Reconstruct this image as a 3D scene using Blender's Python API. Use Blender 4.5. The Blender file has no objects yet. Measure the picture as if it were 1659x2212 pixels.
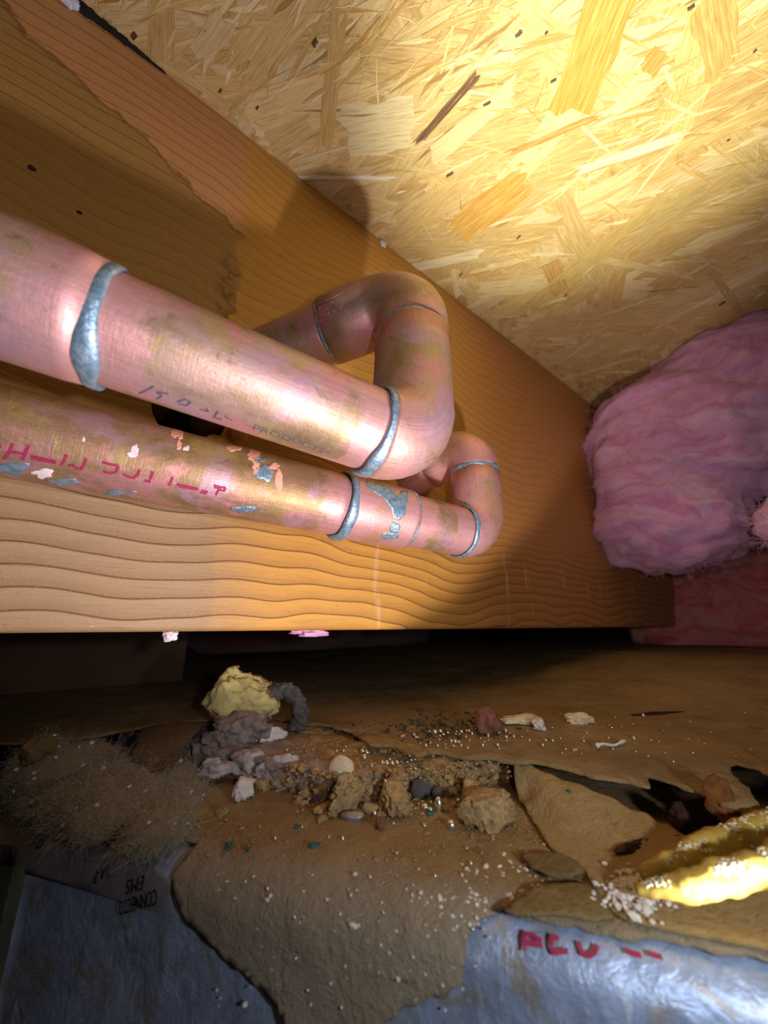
import bpy, bmesh, math, random
from mathutils import Vector, noise
from mathutils.geometry import delaunay_2d_cdt

S = bpy.context.scene
COL = S.collection
PI = math.pi

# ------------------------------------------------------------------ camera
# Everything below is measured in millimetres from the lens: x runs along the
# joist, y towards the joist, z up.  ZOFF puts the ground at z = 0.
ZOFF = 130.0
ZB = -36.5          # height of the back paper
MM = 0.001
FPX = 800.0
PITCH = math.atan(244 / 800.0)
HEAD = math.radians(51.7)
_c, _s = math.cos(PITCH), math.sin(PITCH)
_hx, _hy = math.cos(HEAD), math.sin(HEAD)
CF = Vector((_hx * _c, _hy * _c, _s))
CR = Vector((_hy, -_hx, 0))
CU = Vector((-_hx * _s, -_hy * _s, _c))


def W(p):
    return Vector((p[0] * MM, p[1] * MM, (p[2] + ZOFF) * MM))


cam = bpy.data.cameras.new('camera')
cam.sensor_fit = 'HORIZONTAL'
cam.sensor_width = 36.0
cam.lens = FPX / 1659.0 * 36.0
cam.clip_start = 0.001
cam.clip_end = 20
cam.dof.use_dof = True
cam.dof.focus_distance = 0.118
cam.dof.aperture_fstop = 17.0
camo = bpy.data.objects.new('camera', cam)
from mathutils import Matrix
rot = Matrix((CR, CU, -CF)).transposed()
camo.matrix_world = Matrix.Translation(W((0, 0, 0))) @ rot.to_4x4()
COL.objects.link(camo)
S.camera = camo

# ------------------------------------------------------------------ world and lamps
wd = bpy.data.worlds.new('world')
S.world = wd
wd.use_nodes = True
wd.node_tree.nodes['Background'].inputs[0].default_value = (0.75, 0.8, 1.0, 1)
wd.node_tree.nodes['Background'].inputs[1].default_value = 0.02


def spot(name, loc, target, power, color, angle, blend, radius):
    l = bpy.data.lights.new(name, 'SPOT')
    l.energy = power
    l.color = color
    l.spot_size = math.radians(angle)
    l.spot_blend = blend
    l.shadow_soft_size = radius * MM
    o = bpy.data.objects.new(name, l)
    o.location = W(loc)
    d = W(target) - W(loc)
    o.rotation_euler = d.to_track_quat('-Z', 'Y').to_euler()
    COL.objects.link(o)
    return o


TORCH = (72, -2, -48)
spot('torch_beam', TORCH, (136, 10, 230), 7.0, (1.0, 0.96, 0.64), 50, 1.0, 3)
spot('torch_spill', TORCH, (45, 110, 200), 1.12, (1.0, 0.90, 0.86), 114, 0.18, 3)
spot('foil_fill', (48, -32, -12), (80, 38, -54), 0.22, (0.90, 0.94, 1.0), 110, 1.0, 3)  # added fill for the foil and front paper, away from the torch
spot('phone_lamp', (14, -10, 6), CF * 200 + CU * 100, 0.22, (1.0, 0.91, 0.90), 144, 0.5, 3)
spot('batt_fill', (14, -10, 6), (380, 66, 84), 0.70, (1.0, 0.92, 0.95), 58, 1.0, 3)  # added fill from the phone's place, brightens the pink batt

S.view_settings.view_transform = 'Standard'
S.view_settings.look = 'None'
S.view_settings.exposure = 0.0
S.view_settings.gamma = 1.0
S.view_settings.use_curve_mapping = False


# ------------------------------------------------------------------ measuring helpers
def ray(px, py):
    return FPX * CF + (px - 829.5) * CR + (1106 - py) * CU


def onz(px, py, z):
    r = ray(px, py)
    return r * (z / r.z)


def ony(px, py, y):
    r = ray(px, py)
    return r * (y / r.y)


def onx(px, py, x):
    r = ray(px, py)
    return r * (x / r.x)


def atd(px, py, d):
    return ray(px, py) * (d / FPX)


# ------------------------------------------------------------------ object helpers
def mesh_obj(name, verts, faces, mat, parent=None, smooth=True, origin=None, uvs=None, attrs=None):
    """verts in lens millimetres -> one mesh object whose origin is at its base"""
    if origin is None:
        n = len(verts)
        origin = Vector((sum(v[0] for v in verts) / n, sum(v[1] for v in verts) / n, min(v[2] for v in verts)))
    origin = Vector(origin)
    me = bpy.data.meshes.new(name)
    me.from_pydata([(Vector(v) - origin) * MM for v in verts], [], faces)
    if smooth:
        me.polygons.foreach_set('use_smooth', [True] * len(me.polygons))
    if uvs:
        uv = me.uv_layers.new(name='UVMap')
        for lp in me.loops:
            uv.data[lp.index].uv = uvs[lp.vertex_index]
    if attrs:
        for k, vals in attrs.items():
            if isinstance(vals[0], (tuple, list)):
                a = me.attributes.new(k, 'FLOAT_COLOR', 'POINT')
                for i, v in enumerate(vals):
                    a.data[i].color = v
            else:
                a = me.attributes.new(k, 'FLOAT', 'POINT')
                a.data.foreach_set('value', vals)
    me.update()
    me.validate()
    if mat:
        me.materials.append(mat)
    o = bpy.data.objects.new(name, me)
    COL.objects.link(o)
    wl = W(origin)
    if parent is not None:
        o.parent = parent
        o.location = wl - WLOC[parent.name]
    else:
        o.location = wl
    WLOC[o.name] = wl
    return o


WLOC = {}


def empty(name, base):
    o = bpy.data.objects.new(name, None)
    o.empty_display_size = 0.01
    o.location = W(base)
    COL.objects.link(o)
    WLOC[o.name] = W(base)
    return o


def tag(o, label, cat, group=None, kind=None):
    o['label'] = label
    o['category'] = cat
    if group:
        o['group'] = group
    if kind:
        o['kind'] = kind
    return o


def nz(p, s, seed=0.0):
    return noise.noise(Vector((p[0] * s + seed, p[1] * s - seed * .7, p[2] * s + seed * 1.3)))


def fbm(p, s, o=4, seed=0.0):
    return noise.fractal(Vector((p[0] * s + seed, p[1] * s - seed * .7, p[2] * s + seed * 1.3)), 0.9, 2.1, o)


# ------------------------------------------------------------------ material helpers
class NT:
    def __init__(self, name):
        self.m = bpy.data.materials.new(name)
        self.m.use_nodes = True
        self.t = self.m.node_tree
        self.b = self.t.nodes['Principled BSDF']
        g = self.t.nodes.new('ShaderNodeNewGeometry')
        sc = self.t.nodes.new('ShaderNodeVectorMath')
        sc.operation = 'SCALE'
        sc.inputs['Scale'].default_value = 1000.0
        self.t.links.new(g.outputs['Position'], sc.inputs[0])
        self.pos = sc.outputs[0]

    def link(self, a, b):
        self.t.links.new(a, b)

    def put(self, sock, v):
        if isinstance(v, bpy.types.NodeSocket):
            self.link(v, sock)
        else:
            if hasattr(sock.default_value, '__len__') and not hasattr(v, '__len__'):
                v = (v,) * len(sock.default_value)
            if hasattr(sock.default_value, '__len__') and len(sock.default_value) == 4 and len(v) == 3:
                v = (*v, 1)
            sock.default_value = v

    def math(self, op, a, b=0.0, c=0.0, clamp=False):
        n = self.t.nodes.new('ShaderNodeMath')
        n.operation = op
        n.use_clamp = clamp
        self.put(n.inputs[0], a)
        self.put(n.inputs[1], b)
        self.put(n.inputs[2], c)
        return n.outputs[0]

    def vec(self, op, a, b):
        n = self.t.nodes.new('ShaderNodeVectorMath')
        n.operation = op
        self.put(n.inputs[0], a)
        self.put(n.inputs[1], b)
        return n.outputs[0]

    def xyz(self, v):
        n = self.t.nodes.new('ShaderNodeSeparateXYZ')
        self.link(v, n.inputs[0])
        return n.outputs

    def comb(self, x, y, z):
        n = self.t.nodes.new('ShaderNodeCombineXYZ')
        for i, v in enumerate((x, y, z)):
            self.put(n.inputs[i], v)
        return n.outputs[0]

    def noise(self, v, scale, detail=4, rough=.55, dist=0.0, color=False):
        n = self.t.nodes.new('ShaderNodeTexNoise')
        self.link(v, n.inputs['Vector'])
        n.inputs['Scale'].default_value = scale
        n.inputs['Detail'].default_value = detail
        n.inputs['Roughness'].default_value = rough
        n.inputs['Distortion'].default_value = dist
        return n.outputs[1 if color else 0]

    def vor(self, v, scale, feature='F1', out='Distance'):
        n = self.t.nodes.new('ShaderNodeTexVoronoi')
        n.feature = feature
        self.link(v, n.inputs['Vector'])
        n.inputs['Scale'].default_value = scale
        return n.outputs[out]

    def ramp(self, f, stops, interp='LINEAR'):
        n = self.t.nodes.new('ShaderNodeValToRGB')
        self.link(f, n.inputs[0])
        cr = n.color_ramp
        cr.interpolation = interp
        while len(cr.elements) < len(stops):
            cr.elements.new(0.5)
        for e, (p, c) in zip(cr.elements, stops):
            e.position = p
            e.color = (*c, 1) if hasattr(c, '__len__') else (c, c, c, 1)
        return n.outputs[0]

    def step(self, f, a, b):
        n = self.t.nodes.new('ShaderNodeMapRange')
        n.interpolation_type = 'SMOOTHSTEP'
        self.put(n.inputs[0], f)
        n.inputs[1].default_value = a
        n.inputs[2].default_value = b
        return n.outputs[0]

    def mix(self, f, a, b, mode='MIX'):
        n = self.t.nodes.new('ShaderNodeMix')
        n.data_type = 'RGBA'
        n.blend_type = mode
        self.put(n.inputs[0], f)
        self.put(n.inputs[6], a)
        self.put(n.inputs[7], b)
        return n.outputs[2]

    def attr(self, name, out='Fac'):
        n = self.t.nodes.new('ShaderNodeAttribute')
        n.attribute_name = name
        return n.outputs[out]

    def uv(self):
        n = self.t.nodes.new('ShaderNodeUVMap')
        n.uv_map = 'UVMap'
        return n.outputs[0]

    def bump(self, h, dist_mm, strength=1.0, prev=None):
        n = self.t.nodes.new('ShaderNodeBump')
        n.inputs['Distance'].default_value = dist_mm * MM
        n.inputs['Strength'].default_value = strength
        self.link(h, n.inputs['Height'])
        if prev is not None:
            self.link(prev, n.inputs['Normal'])
        self.link(n.outputs[0], self.b.inputs['Normal'])
        return n.outputs[0]

    def out(self, color, rough=.6, metal=0.0, spec=.5):
        self.put(self.b.inputs['Base Color'], color)
        self.put(self.b.inputs['Roughness'], rough)
        self.put(self.b.inputs['Metallic'], metal)
        self.put(self.b.inputs['Specular IOR Level'], spec)
        return self.m


def plain(name, color, rough=.7, metal=0.0, var=.25, scale=.5, bump=.2, bscale=1.5):
    n = NT(name)
    f = n.noise(n.pos, scale, 5, .65)
    lo = tuple(c * (1 - var) for c in color)
    hi = tuple(min(1, c * (1 + var)) for c in color)
    c = n.ramp(f, [(.3, lo), (.7, hi)])
    if bump:
        n.bump(n.noise(n.pos, bscale, 6, .7), bump)
    return n.out(c, rough, metal, .3)


# ---- copper, brown tarnish with pink flux burns next to the joints
def copper_mat(name, seed, pink, base=(.72, .40, .27), brown=(.42, .27, .11)):
    n = NT(name)
    v = n.vec('ADD', n.pos, (seed, seed * 2, -seed))
    uv = n.uv()
    v3 = n.vec('MULTIPLY', v, (.6, 1.0, 1.0))
    f1 = n.noise(v3, .06, 4, .55, .5)
    f2 = n.noise(v, .33, 6, .7, .4)
    c = n.mix(n.step(f1, .47, .62), base, brown)
    c = n.mix(n.math('MULTIPLY', n.step(n.noise(v3, .085, 5, .66, .5), .49, .64), .95), c, (.70, .31, .35))
    c = n.mix(n.math('MULTIPLY', n.step(n.noise(n.vec('ADD', v, (40, 3, 9)), .06, 4, .6, .5), .50, .68), .7), c, (.62, .38, .56))
    c = n.mix(n.math('MULTIPLY', n.step(n.noise(n.vec('ADD', v, (7, 30, 5)), .075, 5, .64, .4), .52, .66), .75), c, (.50, .38, .14))
    c = n.mix(n.math('MULTIPLY', n.step(f2, .54, .70), .35), c, (.80, .44, .40))
    c = n.mix(n.math('MULTIPLY', n.step(n.noise(n.vec('ADD', v, (17, 9, 50)), .16, 6, .74, .4), .58, .68), .7), c, (.26, .16, .10))
    # flux burn: distance along the pipe to the joints, ragged
    ax = n.attr('joint')
    w = n.math('ADD', ax, n.math('MULTIPLY', n.math('SUBTRACT', n.noise(v, .25, 5, .7), .5), 11.0))
    c = n.mix(n.math('MULTIPLY', n.step(w, 5.5, 2.0), pink), c, (.78, .40, .44))
    # fine drawn scratches along the pipe
    st = n.noise(n.vec('MULTIPLY', uv, (.05, 2.2, 1)), 1.0, 4, .6)
    sc2 = n.noise(n.vec('MULTIPLY', uv, (2.6, .12, 1)), 1.0, 4, .7)
    c = n.mix(n.math('MULTIPLY', n.math('SUBTRACT', st, .4, clamp=True), .9), c, (.22, .12, .07))
    c = n.mix(n.math('MULTIPLY', n.step(sc2, .56, .74), .4), c, (.90, .66, .60))
    spk = n.step(n.noise(v, 1.6, 3, .8), .68, .74)
    c = n.mix(n.math('MULTIPLY', spk, .7), c, (.88, .66, .60))
    dk = n.step(n.noise(v, .8, 4, .8), .66, .73)
    c = n.mix(n.math('MULTIPLY', dk, .6), c, (.12, .09, .08))
    ro = n.math('MULTIPLY_ADD', f2, .32, .32)
    n.bump(n.math('ADD', n.math('MULTIPLY', sc2, .5), n.math('ADD', n.math('MULTIPLY', st, .4), n.noise(v, .9, 5, .7))), .10)
    return n.out(c, ro, .55, .5)


M_COPPER_A = copper_mat('copper_upper', 3, .75, base=(.56, .375, .345), brown=(.35, .24, .15))
M_COPPER_B = copper_mat('copper_lower', 41, .85, base=(.42, .255, .15), brown=(.29, .195, .075))
M_ELBOW_A = copper_mat('copper_elbow_upper', 77, .35, base=(.58, .38, .32), brown=(.44, .31, .19))
M_ELBOW_B = copper_mat('copper_elbow_lower', 19, .9, base=(.66, .36, .25), brown=(.54, .32, .18))
M_ELBOW_C = copper_mat('copper_elbow_mid', 133, .5, base=(.60, .37, .29), brown=(.44, .32, .15))


def solder_mat():
    n = NT('solder')
    f = n.noise(n.pos, .5, 5, .65, .3)
    c = n.ramp(f, [(.3, (.13, .24, .34)), (.5, (.26, .42, .62)), (.72, (.52, .62, .72))])
    n.bump(n.noise(n.pos, 1.2, 4, .6), .25)
    return n.out(c, .36, .55, .5)


M_SOLDER = solder_mat()
M_BEAD = plain('solder_drop', (.80, .76, .62), .22, .9, .12, .8, .05)


# ---- joist timber
def joist_mat():
    n = NT('joist_timber')
    p = n.pos
    x, y, z = n.xyz(p)
    zc = n.math('SUBTRACT', z, ZOFF)
    # growth rings seen on the face: broad waves low down, tight lines high up
    wv = n.noise(n.comb(n.math('MULTIPLY', x, .010), 0.3, n.math('MULTIPLY', zc, .008)), 1.0, 2, .4)
    wv2 = n.noise(n.comb(n.math('MULTIPLY', x, .02), 7.7, n.math('MULTIPLY', zc, .05)), 1.0, 2, .5)
    k = n.math('ADD', zc, n.math('ADD', n.math('MULTIPLY', wv, 44.0), n.math('MULTIPLY', wv2, 2.2)))
    k = n.math('ADD', k, n.math('MULTIPLY', y, .6))
    g = n.math('MULTIPLY', k, .165)
    fr = n.math('FRACT', g)
    ring = n.ramp(fr, [(0, 0.15), (.05, 1.0), (.16, .75), (.5, .35), (.94, 0.0), (1, .15)])
    fib = n.noise(n.comb(n.math('MULTIPLY', x, .06), n.math('MULTIPLY', y, .6), n.math('MULTIPLY', zc, 1.3)), 1.0, 5, .65)
    gr = n.noise(p, 1.3, 4, .7)
    # ring stain: a wandering tide line, pink wood above, greyer wood below, orange right; lamp hues partly put into these colours
    wob = n.noise(n.comb(n.math('MULTIPLY', x, .09), 3.0, n.math('MULTIPLY', zc, .09)), 1.0, 5, .6)
    wob2 = n.math('MULTIPLY', n.math('SUBTRACT', wob, .5), 16.0)
    line = n.math('ADD', n.math('MULTIPLY_ADD', x, -.42, 172.0), n.math('MULTIPLY', n.noise(n.comb(n.math('MULTIPLY', x, .035), 1, 2), 1.0, 2, .4), 14.0))
    dz = n.math('ADD', n.math('SUBTRACT', zc, line), wob2)
    above = n.step(dz, -.8, .8)
    right = n.step(n.math('ADD', n.math('MULTIPLY_ADD', zc, .05, n.math('SUBTRACT', x, 33.0)), n.math('MULTIPLY', wob2, 1.1)), -1.5, 3.0)
    low = n.step(zc, 70.0, 34.0)
    brown = (.40, .225, .065)
    pinkw = (.62, .305, .125)
    orange = (.62, .315, .065)
    tanw = (.42, .28, .16)
    c = n.mix(above, brown, pinkw)
    c = n.mix(right, c, orange)
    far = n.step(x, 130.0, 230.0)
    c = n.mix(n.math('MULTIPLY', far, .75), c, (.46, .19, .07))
    tl = n.math('MULTIPLY', low, n.step(x, 58.0, 18.0))
    c = n.mix(tl, c, tanw)  # tan low at the left: whitish lamp hue put into the colour
    # dark tide line and its foot
    notr = n.math('SUBTRACT', 1.0, right)
    tide = n.math('MULTIPLY', n.step(n.math('ABSOLUTE', n.math('ADD', dz, 1.2)), 1.8, .2), notr)
    edge2 = n.math('ABSOLUTE', n.math('ADD', n.math('MULTIPLY_ADD', zc, .05, n.math('SUBTRACT', x, 30.0)), n.math('MULTIPLY', wob2, 1.1)))
    foot = n.math('MULTIPLY', n.math('MULTIPLY', n.step(edge2, 5.0, 1.0), n.step(n.noise(p, .22, 4, .7), .42, .6)), n.math('MULTIPLY', n.step(zc, 92, 110), n.step(zc, 160, 140)))
    c = n.mix(n.math('MULTIPLY', n.math('MAXIMUM', n.math('MULTIPLY', tide, .65), foot), .8), c, (.13, .055, .03))
    # rings and fibre
    rs = n.math('MULTIPLY_ADD', low, .40, .14)
    c = n.mix(n.math('MULTIPLY', ring, rs), c, (.20, .065, .018))
    ln = n.math('MULTIPLY', n.step(n.math('ABSOLUTE', n.math('SUBTRACT', fr, .06)), .05, .01), n.math('MULTIPLY_ADD', low, .5, .12))
    c = n.mix(ln, c, (.10, .03, .012))
    c = n.mix(n.math('MULTIPLY', n.step(fib, .5, .75), .35), c, (.20, .10, .03))
    c = n.mix(n.math('MULTIPLY', n.step(gr, .5, .8), .22), c, (.82, .55, .25))
    # pale rubbed streaks across the far end, specks of mould and plaster
    rub = n.math('MULTIPLY', n.step(n.noise(n.comb(n.math('MULTIPLY', x, .14), 9.0, n.math('MULTIPLY', zc, .02)), 1.0, 3, .5), .60, .70), n.math('MULTIPLY', low, n.step(x, 80, 120)))
    c = n.mix(n.math('MULTIPLY', rub, .35), c, (.80, .62, .40))
    mould = n.math('MULTIPLY', n.step(n.noise(p, .55, 4, .8), .64, .70), n.step(n.noise(p, .045, 2, .4), .54, .62))
    c = n.mix(n.math('MULTIPLY', mould, .8), c, (.06, .06, .04))
    wht = n.step(n.noise(n.vec('ADD', p, (55, 5, 3)), .9, 2, .6), .755, .775)
    c = n.mix(wht, c, (.80, .72, .66))
    h = n.math('ADD', n.math('MULTIPLY', ring, -.7), n.math('MULTIPLY', fib, .5))
    b1 = n.bump(h, .55, .7)
    n.bump(n.noise(p, 2.5, 4, .7), .12, .6, b1)
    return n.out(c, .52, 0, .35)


M_JOIST = joist_mat()


# ---- strand board
def strand_mat():
    n = NT('pressed_wood_strand')
    uv = n.uv()
    col = n.attr('tint', 'Color')
    g = n.noise(n.vec('MULTIPLY', uv, (.07, 1.1, 1)), 1.0, 6, .68, .3)
    f = n.noise(n.vec('MULTIPLY', uv, (.4, 3.0, 1)), 1.0, 4, .7)
    c = n.mix(n.math('MULTIPLY', n.step(g, .42, .72), .65), col, n.mix(1.0, col, (.62, .42, .22), 'MULTIPLY'))
    c = n.mix(n.math('MULTIPLY', n.step(g, .48, .30), .5), c, (.86, .72, .46))
    c = n.mix(n.math('MULTIPLY', n.step(f, .60, .75), .35), c, (.30, .17, .06))
    fl = n.math('MULTIPLY', n.step(n.noise(n.pos, .35, 5, .75), .655, .70), .7)
    c = n.mix(fl, c, (.24, .12, .04))
    n.bump(n.math('ADD', n.math('MULTIPLY', g, 1.0), n.math('MULTIPLY', f, .6)), .40, .9)
    return n.out(c, .42, 0, .45)


M_STRAND = strand_mat()


def osb_base():
    n = NT('strand_board')
    v = n.vec('MULTIPLY', n.pos, (.05, .12, .1))
    c = n.ramp(n.noise(v, 1.0, 6, .7, 1.2), [(.3, (.34, .20, .07)), (.5, (.55, .37, .15)), (.7, (.72, .55, .28))])
    n.bump(n.noise(v, 4.0, 5, .7), .3)
    return n.out(c, .5)


M_OSB = osb_base()


# ---- kraft paper with dirt; grey dust where the sheet rolls over the edge
def kraft_mat(name, c0, c1, dusty=0.0, crumple=.9):
    n = NT(name)
    p = n.pos
    f = n.noise(p, .035, 5, .65, .6)
    c = n.ramp(f, [(.3, c0), (.68, c1)])
    c = n.mix(n.math('MULTIPLY', n.step(n.noise(p, .10, 5, .7, .5), .55, .70), .55), c, tuple(a * .45 for a in c0))
    c = n.mix(n.math('MULTIPLY', n.step(n.noise(n.vec('ADD', p, (9, 9, 9)), .16, 5, .75, .4), .57, .68), .4), c, tuple(min(1, a * 1.7) for a in c1))
    if dusty:
        x, y, z = n.xyz(p)
        q = n.math('MULTIPLY_ADD', x, .813, n.math('MULTIPLY', y, .582))
        q = n.math('ADD', q, n.math('MULTIPLY', n.math('SUBTRACT', n.noise(p, .06, 5, .7), .5), 26.0))
        c = n.mix(n.math('MULTIPLY', n.step(q, 91.0, 80.0), dusty), c, (.42, .37, .29))
    grit = n.step(n.noise(p, 1.5, 3, .8), .655, .70)
    c = n.mix(n.math('MULTIPLY', grit, .75), c, (.09, .055, .025))
    g2 = n.step(n.noise(n.vec('ADD', p, (31, 7, 3)), 1.9, 3, .8), .69, .72)
    c = n.mix(n.math('MULTIPLY', g2, .8), c, (.70, .58, .38))
    h = n.math('ADD', n.noise(p, .12, 6, .62, .5), n.math('MULTIPLY', n.noise(p, 1.1, 5, .75), .22))
    b1 = n.bump(h, crumple * 2.2, .8)
    cr = n.vor(n.vec('ADD', p, n.vec('MULTIPLY', n.noise(p, .2, 3, .6, color=True), (9, 9, 9))), .22, 'DISTANCE_TO_EDGE')
    n.bump(n.math('ADD', n.math('MULTIPLY', n.step(cr, 0.0, .25), .6), n.noise(p, 2.2, 4, .75)), .35, .7, b1)
    return n.out(c, .46, 0, .5)


M_KRAFT = kraft_mat('kraft_front', (.33, .215, .085), (.50, .36, .17), .8)
M_KRAFT_B = kraft_mat('kraft_back', (.31, .205, .085), (.52, .38, .18))
M_KRAFT_F = kraft_mat('kraft_flap', (.36, .24, .095), (.50, .36, .16), 0, .6)
M_KRAFT_DIM = kraft_mat('kraft_shaded', (.11, .07, .035), (.20, .135, .07))  # darker copy of the kraft: dim corner by the heap put into the colour
M_OLIVE = kraft_mat('olive_scrap', (.17, .12, .045), (.30, .22, .08), 0, .5)


def foil_mat(name, tint, dirt):
    n = NT(name)
    p = n.pos
    f = n.noise(p, .09, 6, .7, .8)
    c = n.ramp(f, [(.32, tuple(t * .55 for t in tint)), (.62, tint)])
    st = n.noise(n.vec('MULTIPLY', p, (.35, .35, .05)), 1.0, 5, .7)
    c = n.mix(n.math('MULTIPLY', n.step(st, .57, .66), .55), c, (.70, .76, .84))
    d = n.noise(n.vec('ADD', p, (3, 8, 1)), .10, 6, .75, .6)
    c = n.mix(n.math('MULTIPLY', n.step(d, .52, .62), dirt), c, (.30, .25, .14))
    wh = n.step(n.noise(p, .8, 4, .7), .64, .72)
    c = n.mix(n.math('MULTIPLY', wh, .5), c, (.80, .84, .86))
    n.bump(n.math('ADD', n.noise(p, .16, 5, .6, 1.2), n.math('MULTIPLY', n.noise(p, 1.1, 3, .6), .2)), .9, .6)
    return n.out(c, .45, .35, .5)


M_FOIL = foil_mat('foil_facing', (.42, .53, .78), .65)
M_TAPE = plain('grey_tape', (.20, .19, .21), .5, .1, .2, .3, .1)
M_DARKFACE = plain('olive_facing', (.10, .10, .065), .7, 0, .4, .15, .3)


def wool_mat(name, c0, c1, c2, scale=.05):
    n = NT(name)
    p = n.pos
    dd = n.noise(p, .018, 3, .5, color=True)
    v = n.vec('ADD', n.vec('MULTIPLY', p, (.35, .35, 1.4)), n.vec('MULTIPLY', dd, (60, 60, 90)))
    f = n.noise(v, scale, 6, .68, 1.0)
    c = n.ramp(f, [(.28, c0), (.5, c1), (.72, c2)])
    n.bump(n.math('ADD', f, n.math('MULTIPLY', n.noise(p, .6, 5, .75), .35)), 6.0, .7)
    m = n.out(c, .95, 0, .1)
    n.b.inputs['Sheen Weight'].default_value = .3
    return m


M_PINK = wool_mat('pink_glass_wool', (.62, .18, .42), (.82, .40, .70), (.90, .62, .93))
M_RED = wool_mat('red_glass_wool', (.50, .05, .07), (.78, .20, .20), (.78, .40, .28), .05)
M_SHADERED = wool_mat('shaded_red_glass_wool', (.05, .008, .012), (.10, .018, .022), (.12, .03, .03), .03)  # red wool darkened in colour for the shade beyond the joist
M_GREYWOOL = wool_mat('grey_glass_wool', (.15, .13, .075), (.28, .24, .145), (.40, .35, .23), .12)
M_HAIR = plain('glass_fibre', (.50, .45, .33), .6, 0, .3, .2, 0)
M_HAIRR = plain('red_fibre', (.70, .22, .20), .6, 0, .2, .2, 0)
M_HAIRP = plain('pink_fibre', (.86, .52, .74), .6, 0, .2, .2, 0)
M_WHITE = plain('plaster_white', (.78, .76, .72), .8, 0, .15, .6, .2)
M_TAN = plain('crumb_tan', (.60, .42, .20), .9, 0, .45, .7, .9, 1.4)
M_CREAM = plain('cream_plastic', (.72, .62, .40), .4, 0, .1, .3, .05)
M_FOAM = plain('yellow_foam', (.74, .66, .28), .8, 0, .18, .35, .4, .9)
M_FOAMEDGE = plain('brown_foam_skin', (.30, .15, .05), .8, 0, .3, .4, .3)
M_STRIP = plain('amber_foam', (.46, .33, .07), .5, 0, .22, .12, .3, .6)
M_STRIPTOP = plain('frosted_foam', (.80, .76, .52), .7, 0, .2, .8, .5, 1.0)
M_CHARCOAL = plain('charcoal_foam', (.12, .115, .115), .9, 0, .4, .4, .4)
M_MOULD = plain('mould', (.06, .062, .04), .9, 0, .5, .6, .3)
M_SLUG = plain('dull_metal', (.36, .35, .33), .35, .7, .25, .6, .1)
M_WAD = plain('grey_brown_paper', (.34, .28, .255), .6, 0, .6, .3, .4)
M_PURPLEGREY = plain('grey_lilac_paper', (.50, .45, .46), .6, 0, .55, .35, .3)
M_BARK = plain('dark_bark', (.045, .02, .012), .8, 0, .5, .5, .5)
M_CHIP = plain('brown_chip', (.20, .075, .018), .7, 0, .4, .5, .4)
M_AMBER = plain('amber_wood', (.62, .34, .06), .35, 0, .2, .3, .1)
M_TEAL = plain('green_flake', (.03, .15, .13), .4, .1, .3, 1.0, .1)
M_ROSE = plain('rosy_lump', (.24, .10, .07), .6, 0, .3, .5, .4)
M_INK_R = plain('red_ink', (.34, .03, .09), .5, 0, .3, 1.5, 0)
M_INK_B = plain('blue_black_ink', (.10, .09, .13), .5, 0, .3, 1.5, 0)
M_INK_K = plain('black_ink', (.012, .01, .015), .5, 0, .1, 1, 0)
M_TAR = plain('black_glue', (.015, .015, .017), .45, 0, .4, .6, .5)
M_BLUEGLUE = plain('pale_blue_blob', (.62, .70, .86), .3, 0, .15, .5, .1)
M_SALMON = plain('salmon_flake', (.86, .40, .30), .6, 0, .15, .8, .1)
M_PALEFLAKE = plain('pale_lilac_flake', (.84, .70, .78), .6, 0, .12, .8, .1)
M_GROUND = plain('crawl_soil', (.10, .07, .04), .95, 0, .4, .05, 3, .1)
M_BLOCK = plain('brown_block', (.13, .08, .05), .8, 0, .3, .03, .3)


def slab_mat():
    n = NT('crumbling_board')
    p = n.pos
    x, y, z = n.xyz(p)
    f = n.noise(p, .35, 6, .75, .3)
    c = n.ramp(f, [(.28, (.26, .15, .06)), (.5, (.60, .40, .18)), (.72, (.80, .60, .33))])
    w = n.math('ADD', x, n.math('MULTIPLY', n.math('SUBTRACT', n.noise(p, .11, 5, .7), .5), 50.0))
    lilac = n.ramp(n.noise(p, .22, 5, .7), [(.3, (.28, .21, .19)), (.55, (.56, .48, .49)), (.7, (.84, .80, .86))])
    c = n.mix(n.math('MULTIPLY', n.step(w, 74.0, 52.0), .9), c, lilac)
    n.bump(n.noise(p, .9, 6, .78), 1.1)
    return n.out(c, .85, 0, .25)


M_SLAB = slab_mat()


# ------------------------------------------------------------------ shape helpers
def frame_for(d):
    d = d.normalized()
    ref = Vector((0, 0, 1)) if abs(d.z) < .9 else Vector((1, 0, 0))
    e1 = d.cross(ref).normalized()
    return e1, d.cross(e1).normalized()


def sweep(path, radii, seg=48, cap=True, wob=0, seed=0):
    """tube along a polyline with parallel-transported rings; returns verts, faces, uvs, length along it"""
    path = [Vector(p) for p in path]
    n = len(path)
    tans = []
    for i in range(n):
        a, b = path[max(0, i - 1)], path[min(n - 1, i + 1)]
        tans.append((b - a).normalized())
    e1, e2 = frame_for(tans[0])
    V, F, UV, AX = [], [], [], []
    L = 0
    for i in range(n):
        if i:
            L += (path[i] - path[i - 1]).length
            q = tans[i - 1].rotation_difference(tans[i])
            e1 = q @ e1
            e2 = q @ e2
        for k in range(seg):
            a = 2 * PI * k / seg
            r = radii[i]
            p = path[i] + (e1 * math.cos(a) + e2 * math.sin(a)) * r
            if wob:
                w = nz(p, .25, seed) * wob + nz(p, .8, seed + 4) * wob * .4
                p = path[i] + (e1 * math.cos(a) + e2 * math.sin(a)) * (r + w)
            V.append(p)
            UV.append((L, a * r))
            AX.append(L)
    for i in range(n - 1):
        for k in range(seg):
            a, b = i * seg + k, i * seg + (k + 1) % seg
            F.append((a, b, b + seg, a + seg))
    if cap:
        F.append(tuple(range(seg - 1, -1, -1)))
        F.append(tuple((n - 1) * seg + k for k in range(seg)))
    return V, F, UV, AX


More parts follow.
